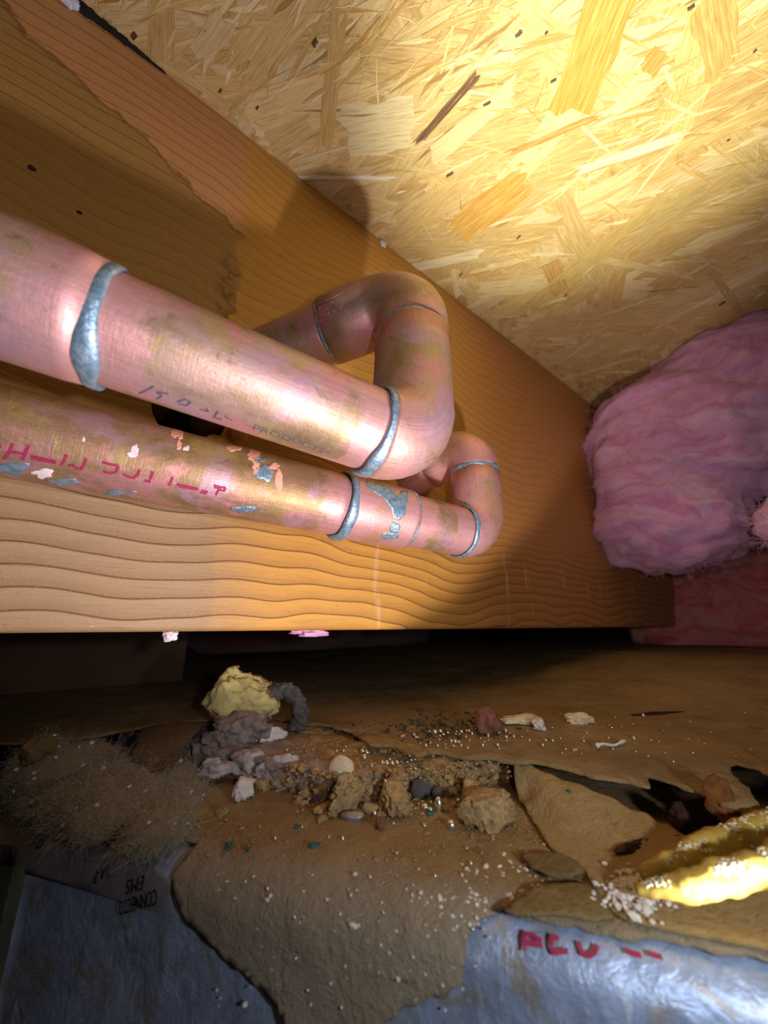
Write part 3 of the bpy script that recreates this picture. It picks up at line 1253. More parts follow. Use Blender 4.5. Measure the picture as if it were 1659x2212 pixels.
ring('solder_ring', Q1 + LD * .6, LD, RP + .75, 1.2, M_SOLDER, lo, 11, .5, (0, .1, -1))
ring('solder_ring', Q3 + LD * .2, LD, RQ + .6, 1.0, M_SOLDER, lo, 12, .35)
ring('solder_ring', Q4, v2, RQ + .55, .9, M_SOLDER, lo, 13, .6)
ring('solder_ring', Q2 + LD * .8, LD, RF - .75, .55, M_SOLDER, lo, 14, .8)
lcyl = Cyl(LA, LD, RP)
ccyl = Cyl(LA, LD, RF - .5)
patch('solder_smear', ccyl, None, 0, M_SOLDER, lo, 1, .18,
      poly=[(790, 1040), (815, 1044), (842, 1056), (858, 1074), (866, 1062), (880, 1062), (881, 1080), (874, 1112), (862, 1124), (850, 1118), (846, 1098), (832, 1078), (812, 1064), (792, 1052)])
patch('solder_smear', ccyl, (853, 1140), 11, M_SOLDER, lo, 2, .25)
patch('solder_smear', ccyl, (845, 1158), 13, M_SOLDER, lo, 3, .2, (1.6, .5))

# red marker strokes on the lower pipe
red = [[(-6, 952), (0, 968)], [(28, 958), (20, 976), (8, 992)], [(62, 962), (55, 978), (48, 994)], [(22, 975), (52, 981)],
       [(65, 985), (90, 990), (122, 997)], [(66, 990), (92, 995), (122, 1000)],
       [(144, 982), (138, 996), (130, 1006)], [(148, 1006), (158, 1004), (166, 1014)], [(186, 990), (182, 1003), (174, 1014), (166, 1012)],
       [(220, 998), (238, 1003), (256, 1006)], [(256, 1006), (250, 1020)], [(250, 1021), (236, 1022), (222, 1018)],
       [(302, 1014), (297, 1026), (288, 1032)], [(266, 1024), (278, 1030), (292, 1033)],
       [(330, 1018), (324, 1036)], [(312, 1038), (326, 1040)], [(373, 1030), (365, 1049)],
       [(382, 1046), (405, 1050), (428, 1056)], [(386, 1050), (408, 1055), (428, 1058)],
       [(441, 1058), (433, 1066)], [(448, 1060), (440, 1068)],
       [(462, 1048), (476, 1052), (488, 1054)], [(488, 1054), (484, 1060), (472, 1058), (466, 1070)], [(462, 1052), (478, 1056)]]
strokes('marker_stroke', lcyl, red, .68, M_INK_R, lo)
for i, (px, py, r, m, st) in enumerate([
        (383, 936, 11, M_SALMON, (1.0, .9)), (386, 960, 8, M_SALMON, (.8, 1.6)), (402, 968, 6, M_PALEFLAKE, (1.2, 1.0)), (548, 984, 14, M_SALMON, (1.1, 1.0)),
        (553, 1010, 8, M_SALMON, (1.0, 1.6)), (602, 1036, 11, M_SALMON, (.7, 2.4)), (592, 1008, 8, M_SALMON, (1.5, .9)), (292, 972, 10, M_PALEFLAKE, (.9, 1.2)), (284, 982, 7, M_PALEFLAKE, (1.6, .7)),
        (180, 949, 4, M_PALEFLAKE, (.8, 1.4)), (90, 1022, 16, M_PALEFLAKE, (1.4, .7)), (572, 1022, 13, M_SOLDER, (1.4, 1.2)), (520, 1100, 12, M_SOLDER, (2.2, .5)), (560, 992, 7, M_SOLDER, (1.8, .8)), (20, 1012, 22, M_SOLDER, (1.5, .6)), (140, 1040, 12, M_SOLDER, (3.0, .5)), (260, 1064, 12, M_SOLDER, (2.6, .5)), (504, 968, 9, M_SALMON, (1.7, .6))]):
    patch('paint_flake', lcyl, (px, py), r, m, lo, i * 3 + 1, .07, st, amp=.7)

# ------------------------------------------------------------------ glue and bits on the joist and board
p0, p1 = ony(165, 2, JY), ony(345, 148, JY)
geos = []
Rg = random.Random(8)
for i in range(44):
    t = i / 43
    p = Vector(p0).lerp(p1, t)
    s = (1.0 - t) * 2.6 * Rg.uniform(.5, 1.2) + .7
    geos.append(lump_geo((p.x, JY - s * .15, CEIL - 1.3 - s * .9 * (1 - t * .4)), (2.4, s * .5, s), i, rough=.5, sub=2, flat=0))
g = mesh_obj('glue_bead', *join_geo(geos), M_TAR)
tag(g, 'black lumpy glue line in the corner of the joist and strand board', 'glue')
p = ony(146, 0, JY)
tag(lump('glue_blob', (p.x, JY - 1.0, CEIL - 6.4), (4.0, 1.8, 3.0), 5, M_BLUEGLUE, rough=.3, flat=0), 'pale blue glue blob at the top end of the black glue line', 'glue')
p = ony(826, 521, JY)
tag(lump('glue_blob', (p.x, JY - .8, CEIL - 5.0), (2.2, 1.2, 2.2), 6, M_WHITE, rough=.4, flat=0), 'tiny white glue speck in the corner above the upper elbow', 'glue')
p = onz(750, 1369, JB - 1)
tag(lump('wool_shred', (p.x, JY + 8, JB - 2.6), (8, 3, 1.6), 7, M_PINK, rough=.6, flat=0), 'pink wool shred caught under the bottom edge of the joist', 'insulation')
p = ony(368, 1372, JY + 12)
tag(lump('wool_shred', (p.x, JY + 12, JB - 3.4), (2.2, 2, 2.0), 9, M_PALEFLAKE, rough=.5, flat=0), 'small pale shred hanging under the joist above the dark brown block', 'insulation')


# ------------------------------------------------------------------ glass wool batts at the end of the bay
def blob_mesh(ells, voxel, amp, seed):
    bm = bmesh.new()
    for (c, s, rz) in ells:
        v0, f0 = ico(4)
        vs = []
        ca, sa = math.cos(rz), math.sin(rz)
        for v in v0:
            x, y = v.x * s[0], v.y * s[1]
            vs.append(bm.verts.new((c[0] + x * ca - y * sa, c[1] + x * sa + y * ca, c[2] + v.z * s[2])))
        for f in f0:
            bm.faces.new([vs[i] for i in f])
    me = bpy.data.meshes.new('blob')
    bm.to_mesh(me)
    bm.free()
    o = bpy.data.objects.new('blob', me)
    COL.objects.link(o)
    md = o.modifiers.new('r', 'REMESH')
    md.mode = 'VOXEL'
    md.voxel_size = voxel
    sm = o.modifiers.new('s', 'SMOOTH')
    sm.iterations = 4
    sm.factor = .5
    res = evaluated(o)
    bpy.data.objects.remove(o)
    V, F, Nn = [], [], []
    for v in res.vertices:
        p = v.co
        n_ = v.normal
        # swirled layers: noise stretched along wandering directions
        d = noise.noise_vector(p * .012 + Vector((seed, 0, 0))) * 1.6
        qv = Vector((p.x * .02, p.y * .02, p.z * .10)) + d
        k = noise.fractal(qv * 1.2, 1.1, 2.1, 2) * amp * .8 + fbm(p, .03, 2, seed) * amp * .7
        V.append(p + n_ * k)
        Nn.append(n_.copy())
    F = [tuple(f.vertices) for f in res.polygons]
    bpy.data.meshes.remove(res)
    return V, F, Nn


def bp(px, py, d):
    return atd(px, py, d)


def batt(label, ells, voxel, amp, mat, hair, seed, nh, hl, wool='wool', zmin=ZB + 1.4):
    V, F, Nn = blob_mesh(ells, voxel, amp, seed)
    V = [Vector((v.x, v.y, max(min(v.z, CEIL - 1.0), zmin))) for v in V]
    n = len(V)
    base = Vector((sum(v.x for v in V) / n, sum(v.y for v in V) / n, min(v.z for v in V)))
    t = empty('insulation_batt', base)
    tag(t, label, 'insulation')
    mesh_obj(wool, V, F, mat, t)
    rnd = random.Random(seed)
    roots = []
    while len(roots) < nh:
        i = rnd.randrange(n)
        if Nn[i].dot(-V[i]) > -20:
            roots.append((V[i], Nn[i]))
    fibres('fibre', roots, hair, t, .09, hl, .9, 4, seed, 'stuff', zmin)
    return t


batt('pink glass wool batt folded over and stuffed up against the strand board',
     [(bp(1470, 960, 340), (78, 80, 70), 0), (bp(1400, 1050, 325), (52, 40, 62), 0), (bp(1440, 1130, 315), (58, 55, 42), 0), (bp(1345, 1150, 335), (22, 20, 34), 0),
      (bp(1600, 880, 350), (110, 80, 66), 0), (bp(1720, 830, 350), (110, 80, 70), 0), (bp(1500, 1150, 322), (44, 44, 28), 0)],
     4.0, 6.0, M_PINK, M_HAIRP, 3, 2600, 9)
batt('smaller pink glass wool lump tucked in below the folded batt',
     [(bp(1745, 1125, 225), (22, 24, 20), 0), (bp(1670, 1128, 215), (10, 11, 10), 0)], 4.0, 5.0, M_PINK, M_HAIRP, 8, 700, 8)
batt('deep red glass wool standing on the brown paper behind the pink batt',
     [(bp(1580, 1330, 430), (60, 90, 70), 0), (bp(1750, 1290, 410), (90, 90, 80), 0), (bp(1465, 1370, 440), (44, 50, 50), 0)], 5.0, 6.0, M_RED, M_HAIRR, 14, 700, 9, zmin=ZB + 15.5)

# ------------------------------------------------------------------ the duct under everything
NQ = Vector((.813, .582, 0))      # away from the lens, square to the duct's front
EQ = Vector((.582, -.813, 0))     # along its front edge, to the right
Q0, RR, ZT = 77.0, 7.0, -46.0


def prof(s, u, off=0.0, q0=Q0, r=RR, zt=ZT):
    """point on the duct's skin: s along the edge, u <= 0 on top, then over the rounded edge and down the front"""
    arcl = r * PI / 2
    if u <= 0:
        q, z, nq, nzz = q0 + r - u, zt, 0, 1
    elif u < arcl:
        a = u / r
        q, z = q0 + r - r * math.sin(a), zt - r + r * math.cos(a)
        nq, nzz = -math.sin(a), math.cos(a)
    else:
        q, z, nq, nzz = q0, zt - r - (u - arcl), -1, 0
    q += nq * off
    z += nzz * off
    return NQ * q + EQ * s + Vector((0, 0, z))


def skin(px, py, off=0.0):
    """where the line of sight meets the duct's skin -> (s, u)"""
    r = ray(px, py)
    rq, rs, rz = r.dot(NQ), r.dot(EQ), r.z
    zt, q0 = ZT + off, Q0 - off
    rad_ = RR + off
    k = zt / rz
    if rq * k >= q0 + rad_ and rz < 0:
        return rs * k, -(rq * k - q0 - rad_)
    cq, cz = q0 + rad_, zt - rad_
    A, B, C = rq * rq + rz * rz, -2 * (rq * cq + rz * cz), cq * cq + cz * cz - rad_ ** 2
    D = B * B - 4 * A * C
    if D > 0:
        k = (-B - math.sqrt(D)) / (2 * A)
        a = math.atan2(cq - rq * k, rz * k - cz)
        if 0 <= a <= PI / 2:
            return rs * k, a * RR
    k = q0 / rq
    return rs * k, RR * PI / 2 + (ZT - RR) - rz * k


duct = empty('air_duct', NQ * (Q0 + 150) + Vector((0, 0, -ZOFF)))
tag(duct, 'foil-faced air duct with printed lettering below the brown paper', 'duct')
sL = skin(52, 1900)[0]
sR = 190.0
us = [-420, -300, -200, -120, -60, -30, -15, -6] + [RR * PI / 2 * i / 8 for i in range(9)] + [RR * PI / 2 + d for d in (3, 6, 10, 14, 18, 24, 32, 44, 60, 76)]
ns = 90
V, F = [], []
for i in range(ns + 1):
    s = sL + (sR - sL) * i / ns
    for u in us:
        p = prof(s, u)
        w = fbm(p, .05, 3, 2) * .8 if u > -40 else 0
        V.append(p + Vector((-NQ.x * w * .6, -NQ.y * w * .6, w * .3)))
m = len(us)
for i in range(ns):
    for j in range(m - 1):
        F.append((i * m + j, i * m + j + 1, (i + 1) * m + j + 1, (i + 1) * m + j))
# ends and back
F.append(tuple(range(m)))
F.append(tuple(ns * m + j for j in reversed(range(m))))
mesh_obj('foil_body', V, F, M_FOIL, duct)

# the neighbouring panel at the left, a little nearer, in dark olive facing
sA = sL - 60
V, F = [], []
for (s, q) in ((sA, Q0 - 6), (sL + .3, Q0 - 3), (sL + .3, Q0 + 120), (sA, Q0 + 120)):
    for z in (ZT - 1.2, -ZOFF):
        V.append(NQ * q + EQ * s + Vector((0, 0, z)))
F = [(0, 1, 3, 2), (2, 3, 5, 4), (4, 5, 7, 6), (6, 7, 1, 0), (0, 2, 4, 6), (1, 7, 5, 3)]
mesh_obj('end_panel', V, F, M_DARKFACE, duct, smooth=False)

# the grey strip of tape that carries the lettering
tape = [(58, 1790), (100, 1782), (200, 1800), (300, 1860), (380, 1905), (372, 1975), (300, 1955), (180, 1918), (58, 1884)]
uvp = [skin(*p) for p in tape]
tp = sheet('label_tape', uvp, 2.0, lambda s, u: prof(s, u, .5), .3, M_TAPE, duct)


def skin_text(txt, p0, p1, height, name='printed_lettering', off=.62, mat=None, parent=None):
    """lettering on the skin, reading from p0 to p1 (both on its base line, turned over in the photograph)"""
    V, F = text_geo(txt)
    a, b = Vector(skin(*p0)), Vector(skin(*p1))
    d = (b - a)
    xs = [v.x for v in V]
    x0, w = min(xs), max(xs) - min(xs)
    k = d.length / w
    d.normalize()
    nrm = Vector((d.y, -d.x))
    out = []
    for v in V:
        q = a + d * ((v.x - x0) * k) + nrm * (v.y * height / .7)
        out.append(prof(q.x, q.y, off))
    return mesh_obj(name, out, F, mat or M_INK_K, parent or duct)


skin_text('CONNECTO', (345, 1918), (262, 1943), 2.3)
skin_text('EMS', (318, 1890), (280, 1900), 2.1)
skin_text("'1A-P", (247, 1866), (210, 1880), 2.1)
skin_text('92', (112, 1800), (80, 1806), 3.0)
# dark arrow-shaped print on the end panel
pa = [NQ * (Q0 - 4.9 - .25) + EQ * 0 + Vector((0, 0, 0))]
tri = [(6, 1870), (30, 1872), (26, 1842), (24, 1828), (20, 1842)]
def onpanel(px, py):
    r = ray(px, py)
    q = Q0 - 4.6
    return r * (q / r.dot(NQ))
P3 = [onpanel(*p) for p in tri]
V = P3 + [p + NQ * .6 for p in P3]
n = len(P3)
F = [tuple(range(n)), tuple(range(2 * n - 1, n - 1, -1))] + [(i, (i + 1) % n, (i + 1) % n + n, i + n) for i in range(n)]
mesh_obj('printed_arrow', V, F, M_INK_K, duct, smooth=False)


def skin_strokes(name, lines, width, mat, parent, off):
    for ln in lines:
        V, F = [], []
        pts = [Vector(skin(*p)) for p in ln]
        fine = []
        for a, b in zip(pts[:-1], pts[1:]):
            fine += [a.lerp(b, i / 4) for i in range(4)]
        fine.append(pts[-1])
        o = len(V)
        for i, q in enumerate(fine):
            d = (fine[min(i + 1, len(fine) - 1)] - fine[max(0, i - 1)]).normalized()
            w = width * .5 * (1 + .4 * nz((q.x, q.y, 3), 1.5))
            nn = Vector((-d.y, d.x)) * w
            V.append(prof(*(q + nn), off))
            V.append(prof(*(q - nn), off))
        for i in range(len(fine) - 1):
            F.append((o + 2 * i, o + 2 * i + 1, o + 2 * i + 3, o + 2 * i + 2))
        mesh_obj(name, V, F, mat, parent)


skin_strokes('marker_stroke', [[(1134, 2018), (1132, 2036), (1133, 2056)], [(1134, 2022), (1150, 2026), (1168, 2036), (1168, 2052)], [(1137, 2040), (1166, 2044)],
                               [(1208, 2034), (1192, 2030), (1190, 2048), (1194, 2060), (1226, 2058)], [(1250, 2040), (1256, 2062), (1272, 2068), (1284, 2062), (1290, 2048)],
                               [(1350, 2060), (1385, 2072)], [(1400, 2066), (1430, 2076)]], .6, M_INK_R, duct, .95)

# ------------------------------------------------------------------ brown paper over the duct
def bumpy(p, amp, s=.06, seed=0):
    return fbm(p, s, 4, seed) * amp


front = [(300, 1640), (520, 1600), (800, 1560), (1150, 1560), (1659, 1560), (1900, 1640), (1900, 2120), (1659, 2078), (1400, 2032), (1230, 2004), (1130, 1980), (1085, 1966),
         (1040, 1985), (1010, 2030), (1000, 2075), (995, 2120), (960, 2150), (880, 2178), (820, 2215), (800, 2300), (650, 2300), (600, 2180), (540, 2110), (500, 2075), (460, 2040), (420, 2010), (385, 1965), (375, 1925),
         (385, 1880), (430, 1820), (300, 1800), (200, 1720), (220, 1660)]
uvf = [skin(*p, .8) for p in front]
uvf = rough_poly(uvf, 1.2, .7, 4)


def front_fn(s, u):
    p = prof(s, u, .9)
    w = bumpy(p, .55, .07, 3) + .35 * abs(nz((p.x, p.y, p.z), .15, 6))
    if u > 0:
        w *= .6
    w = max(w, -.3)
    n_ = prof(s, u, 1.9) - p
    return p + n_ * w


pf = sheet('kraft_sheet', uvf, 1.5, front_fn, .35, M_KRAFT, None, 2)
tag(pf, 'crumpled brown kraft paper sheet draped over the front edge of the duct', 'paper')

# the raised back sheet with its torn front edge
ZB = -36.5
back = [(380, 1560), (560, 1548), (700, 1566), (775, 1590), (830, 1596), (880, 1608), (915, 1625), (960, 1628), (1000, 1640), (1060, 1640), (1110, 1648), (1170, 1650), (1215, 1662), (1250, 1668), (1290, 1682),
        (1340, 1686), (1380, 1694), (1398, 1700), (1402, 1678), (1440, 1690), (1478, 1704), (1520, 1716), (1546, 1722), (1556, 1738), (1590, 1745), (1640, 1738), (1618, 1706), (1596, 1690), (1575, 1662), (1590, 1648), (1625, 1660), (1650, 1672), (1720, 1690)]
pb = [onz(px, py, ZB) for px, py in back]
bpoly = [(p.x, p.y) for p in pb]
bpoly = rough_poly(bpoly, 1.5, .9, 7, False) + [bpoly[-1], (240, -40), (760, -60), (960, 100), (960, 540), (-60, 540), (-60, 220), (0, 175)]


def rise(x):  # invented slope, brings the red wool nearer the lamps to brighten it
    t = min(1.0, max(0.0, (x - 170) / 230))
    return 14.0 * t * t * (3 - 2 * t)


def back_fn(x, y):
    p = Vector((x, y, ZB))
    d = p.dot(NQ)
    k = min(1, max(0, (170 - d) / 60))
    z = ZB + rise(x) + bumpy(p, .8, .035, 9) * (1 - .5 * k) + bumpy(p, .5, .12, 2) * k
    return Vector((x, y, z))


bk = sheet('kraft_sheet', bpoly, 5.0, back_fn, .55, M_KRAFT_B, None, 5)
tag(bk, 'wide brown paper sheet at the back with a torn black-gapped front edge', 'paper')
# what the back sheet lies on: a board well behind its torn edge
V, F = [], []
q1 = [(60, 250), (150, 190), (230, 90), (330, -40), (900, -40), (900, 520), (40, 520)]
for z in (ZB - 1.6, ZT + .2):
    V += [Vector((a, b, z)) for a, b in q1]
n = len(q1)
F = [tuple(range(n)), tuple(range(2 * n - 1, n - 1, -1))] + [(i, i + n, (i + 1) % n + n, (i + 1) % n) for i in range(n)]
sup = mesh_obj('backing_board', V, F, M_BLOCK, smooth=False)
tag(sup, 'dark board lying under the wide brown paper at the back', 'board')

# the crumbling board between the two papers
slab_px = [(300, 1650), (345, 1655), (372, 1648), (420, 1668), (470, 1682), (520, 1684), (556, 1700), (610, 1712), (660, 1722), (690, 1738), (735, 1728), (770, 1742), (800, 1740), (830, 1728), (856, 1742), (880, 1722), (905, 1716), (950, 1724), (985, 1716),
           (1020, 1706), (1060, 1698), (1104, 1694)]
sp = [onz(px, py, ZT + .5) for px, py in slab_px]
poly = [(p.x, p.y) for p in sp] + [(132, 86), (134, 118), (118, 150), (80, 172), (40, 186), (20, 196)]
poly = rough_poly(poly, 1.3, 1.0, 21)
P2, T = fill(poly, 1.3, .3, 2)
nb = len(poly)
ztop = ZB - 1.2
top, LV = [], 8
V, F = [], []


def ztop_at(x, y):
    # lower towards the camera side, sloping up to the back sheet
    p = Vector((x, y, 0))
    w = max(0.0, min(1.0, (p.dot(NQ) - 95) / 25))
    return -38.9 + .8 * w + .8 * fbm((x, y, 1), .12, 4, 4) + .5 * nz((x, y, 2), .6, 2)


ring_ids = None
idx = {}
for (x, y) in P2:
    V.append(Vector((x, y, ztop_at(x, y))))
for f in T:
    F.append(f)
# match the outline points to build the broken side
from mathutils import kdtree
kd = kdtree.KDTree(len(P2))
for i, (x, y) in enumerate(P2):
    kd.insert((x, y, 0), i)
kd.balance()
edge_ids = [kd.find((x, y, 0))[1] for x, y in poly]
cols = [edge_ids]
for l in range(1, LV + 1):
    row = []
    for k, (x, y) in enumerate(poly):
        zt_ = V[edge_ids[k]].z
        z = zt_ + (ZT + .1 - zt_) * l / LV
        a = Vector((x, y, z))
        x0_, y0_ = poly[k - 1]
        x1_, y1_ = poly[(k + 1) % nb]
        tn = Vector((x1_ - x0_, y1_ - y0_)).normalized()
        nr = Vector((tn.y, -tn.x, 0))
        w = 1.6 * fbm(a, .22, 4, 5) + .8 * nz(a, 1.0, 3)
        a = a + nr * w + Vector((0, 0, .4 * nz(a, .7, 8) if l < LV else 0))
        row.append(len(V))
        V.append(a)
    cols.append(row)
for l in range(LV):
    for k in range(nb):
        j = (k + 1) % nb
        F.append((cols[l][k], cols[l + 1][k], cols[l + 1][j], cols[l][j]))
F.append(tuple(cols[-1]))
bm = bmesh.new()
vs = [bm.verts.new(v) for v in V]
for f in F:
    try:
        bm.faces.new([vs[i] for i in f])
    except ValueError:
        pass
bmesh.ops.recalc_face_normals(bm, faces=bm.faces[:])
bm.verts.index_update()
V = [v.co.copy() for v in bm.verts]
F = [tuple(v.index for v in f.verts) for f in bm.faces]
bm.free()
slab = mesh_obj('crumbling_board', V, F, M_SLAB)
tag(slab, 'crumbling tan board with a broken front edge lying between the brown papers', 'board')

# lumps breaking off the slab's front edge
Rl = random.Random(31)


def rest(px, py, dz=0.0):
    """point of the front paper under a pixel"""
    s, u = skin(px, py, .9)
    p = prof(s, u, .9)
    return Vector((p.x, p.y, p.z + dz))


LUMPS = [
    ('crumbled_chunk', (1052, 1776), (7.0, 5.6, 4.6), M_TAN, 'biggest tan crumbled chunk, standing alone beside the pointed paper flap', .45, 5),
    ('crumbled_chunk', (521, 1722), (3.4, 2.8, 3.2), M_WHITE, 'pale knobbly plaster crumb in front of the lilac part of the crumbling board', .7, 4),
    ('crumbled_chunk', (566, 1704), (2.6, 2.0, 1.8), M_TAN, 'small tan crumb just right of the pale knobbly plaster crumb', .5, 4),
    ('crumbled_chunk', (745, 1752), (5.8, 3.8, 4.4), M_TAN, 'broad tan lump broken off below the cream tag', .6, 5),
    ('crumbled_chunk', (852, 1748), (5.4, 4.0, 4.4), M_TAN, 'tan lump between the cream tag and the dark round cavity', .6, 5),
    ('crumbled_chunk', (798, 1755), (2.2, 1.8, 1.6), M_TAN, 'little tan crumb between the two broad lumps of the board edge', .5, 3),
    ('crumbled_chunk', (692, 1756), (2.6, 1.6, 1.2), M_TAN, 'flat tan crumb at the left foot of the broad lump', .5, 3),
    ('crumbled_chunk', (1015, 1738), (3.2, 3.0, 3.4), M_TAN, 'tan lump tucked behind the biggest crumbled chunk', .5, 4),
    ('crumbled_chunk', (478, 1760), (1.6, 1.2, 1.2), M_TAN, 'tiny tan crumb alone on the paper left of the beads', .5, 3),
    ('crumbled_chunk', (697, 1774), (1.7, 1.2, 1.0), M_TAN, 'tiny tan crumb left of the grey metal slug', .5, 3),
]
for i, (nm, (px, py), sz, m, lab, ro, sub) in enumerate(LUMPS):
    tag(lump(nm, rest(px, py, -.3), sz, 40 + i * 3, m, rough=ro * .7, sub=sub, fine=.6, facet=8, rz=i * 1.1), lab, 'chunk')


def on_slab(px, py, z=-38.2):
    p = onz(px, py, z)
    return Vector((p.x, p.y, z))


# cream tag on the slab's edge
p = on_slab(737, 1690, -41.0)
tg = lump('cream_tag', (p.x, p.y, p.z), (3.6, 1.6, 3.3), 3, M_CREAM, rough=.10, sub=4, flat=.1, rz=-.7, fine=.1)
tag(tg, 'rounded cream plastic tag sticking out of the crumbling board', 'tag')
p = on_slab(905, 1716, -45.3)
tag(lump('dark_nut', (p.x - 1, p.y - 2, p.z), (3.2, 2.4, 2.6), 17, M_CHARCOAL, rough=.1, sub=4, flat=.1), 'smooth dark round pellet under the edge of the crumbling board', 'pellet')
p = on_slab(938, 1722, -45.3)
tag(lump('dark_nut', (p.x - .5, p.y - 2, p.z), (1.9, 1.6, 1.7), 18, M_CHARCOAL, rough=.12, sub=3, flat=.1), 'smaller dark pellet right beside the smooth dark round one', 'pellet')

# lilac grey paper shreds on the front of the slab
for i, (px, py, sz, rz) in enumerate([(460, 1672, (4.6, 2.0, 2.6), -.6), (530, 1665, (4.8, 2.6, 3.4), -.8), (600, 1675, (5.6, 2.2, 3.6), -.6)]):
    p = on_slab(px, py + 10, -43.5)
    lab = ['left shred of lilac grey paper on the face of the crumbling board', 'middle shred of lilac grey paper on the face of the crumbling board', 'white-edged lilac grey paper shred left of the cream tag'][i]
    tag(lump('paper_shred', (p.x, p.y, p.z), sz, 60 + i, M_PURPLEGREY, rough=.55, sub=4, flat=.1, rz=rz, freq=1.2), lab, 'paper')

# heap at the back left: yellow foam, charcoal foam, curled pale paper
b0 = on_slab(512, 1592, -37.5)
cp = on_slab(515, 1602, -38.2)
pc = lump('curled_paper', (cp.x, cp.y, cp.z - .6), (11, 7.5, 5.6), 71, M_WAD, rough=.45, sub=5, flat=.25, rz=-.75, freq=1.1, fine=.5)
tag(pc, 'curled grey brown paper wad under the yellow foam chunk', 'paper')
b1 = on_slab(512, 1566, -33.5)
V, F = lump_geo((b1.x + 4, b1.y + 6, -34.6), (13, 8.5, 8.6), 5, rough=.30, sub=5, flat=.15, rz=-.75, freq=1.3, fine=.55)
# notch its top so that it has two horns
ax_ = Vector((.785, -.62, 0))
ctr = Vector((b1.x + 4, b1.y + 6, 0))
for v in V:
    a = (Vector((v.x, v.y, 0)) - ctr).dot(ax_)
    if v.z > -27:
        v.z += 4.0 * math.exp(-((a + 7) / 4) ** 2) - 1.8 * math.exp(-((a - 7) / 3) ** 2)
ft = empty('foam_chunk', (ctr.x, ctr.y, -34.6))
tag(ft, 'pale yellow foam chunk with a browned top on the debris heap', 'foam')
mesh_obj('foam_body', V, F, M_FOAM, ft)
tops = [(Vector(v), i) for i, v in enumerate(V) if v.z > -24.5]
crust = [lump_geo((v.x + .8, v.y + 1.0, v.z - .9), (1.0, 1.0, .6), i, rough=.5, sub=1, flat=0) for v, i in random.Random(2).sample(tops, min(170, len(tops)))]
mesh_obj('browned_crust', *join_geo(crust), M_FOAMEDGE, ft)
b2 = on_slab(604, 1576, -36.5)
gs = []
for i in range(15):
    a = -.5 + i / 14 * 3.9
    c_ = Vector((b2.x, b2.y, 0)) + ax_ * (math.cos(a) * 7.2) + Vector((0, 0, -31.5 + math.sin(a) * 7.6))
    gs.append(lump_geo((c_.x, c_.y, c_.z - 2.6), (2.8, 3.6, 2.9), 80 + i, rough=.5, sub=3, flat=0))
cf = mesh_obj('charcoal_foam', *join_geo(gs), M_CHARCOAL)
tag(cf, 'charcoal grey curled foam shred right of the yellow foam chunk', 'foam')
p = on_slab(588, 1600, -38.2)
tag(lump('pale_shred', (p.x, p.y, p.z), (4.8, 1.7, 2.2), 91, M_WHITE, rough=.6, sub=4, flat=.1, rz=.15), 'small white shred at the right foot of the curled paper wad', 'paper')
# brown paper ridge left of the heap
pr = [onz(px, py, -38) for px, py in ((280, 1650), (300, 1600), (345, 1572), (420, 1556), (470, 1566), (440, 1600), (400, 1630), (372, 1660), (330, 1668))]
pp = rough_poly([(p.x, p.y) for p in pr], 1.5, .8, 3)
pcen = sum(pr, Vector()) / len(pr)


def ridge_fn(x, y):
    r2 = ((x - pcen.x) ** 2 + (y - pcen.y) ** 2) / 30 ** 2
    return Vector((x, y, -39.0 + 7.0 * math.exp(-r2 * 2.2) + .8 * fbm((x, y, 0), .08, 4, 2)))


tag(sheet('kraft_scrap', pp, 1.8, ridge_fn, .4, M_KRAFT_DIM, None, 4), 'brown tented paper scrap left of the curled paper wad', 'paper')

# splinter-like raised lip on the back sheet
lip = [(772, 1590), (800, 1586), (850, 1596), (905, 1612), (930, 1628), (900, 1630), (850, 1612), (800, 1606)]
lp = [onz(px, py, -34.6) for px, py in lip]
tag(sheet('paper_lip', rough_poly([(p.x, p.y) for p in lp], 1.2, .5, 4), 1.4, lambda x, y: Vector((x, y, -34.4 + .5 * nz((x, y, 0), .2))), .9, M_KRAFT_F), 'lifted brown paper lip curling off the torn edge above the beads', 'paper')

# the pointed flap, and the paper to its right, lying on the front sheet
flap = [(1108, 1642), (1112, 1690), (1122, 1730), (1150, 1775), (1175, 1818), (1192, 1842), (1225, 1862), (1262, 1886), (1280, 1920), (1298, 1952), (1330, 1984), (1365, 1998), (1425, 2012), (1659, 2060), (1880, 2100), (1880, 1830), (1659, 1812), (1560, 1800), (1480, 1800),
        (1440, 1780), (1380, 1750), (1310, 1716), (1240, 1690), (1180, 1668), (1140, 1650)]
hz = [-36.6, -41, -44, -45.0, -45.1, -45.1, -45.1, -45.1, -45.1, -45.1, -45.1, -45.1, -45.0, -45.0, -45, -45, -45, -44.6, -44.2, -42.6, -40.8, -39.6, -38.6, -37.8, -37.0]
fp = [onz(px, py, z) for (px, py), z in zip(flap, hz)]
fpoly = rough_poly([(p.x, p.y) for p in fp], 1.3, .25, 14)


def flap_fn(x, y):
    num = den = 0.0
    for p in fp:
        w = 1.0 / (((p.x - x) ** 2 + (p.y - y) ** 2) + .6) ** 1.6
        num += w * p.z
        den += w
    z = num / den + .25 * nz((x, y, 0), .12, 5)
    return Vector((x, y, max(z, ZT + 1.7)))


tag(sheet('paper_flap', fpoly, 1.6, flap_fn, .55, M_KRAFT_F, None, 6), 'pointed brown paper flap folded down across the front sheet beside the tan chunk', 'paper')

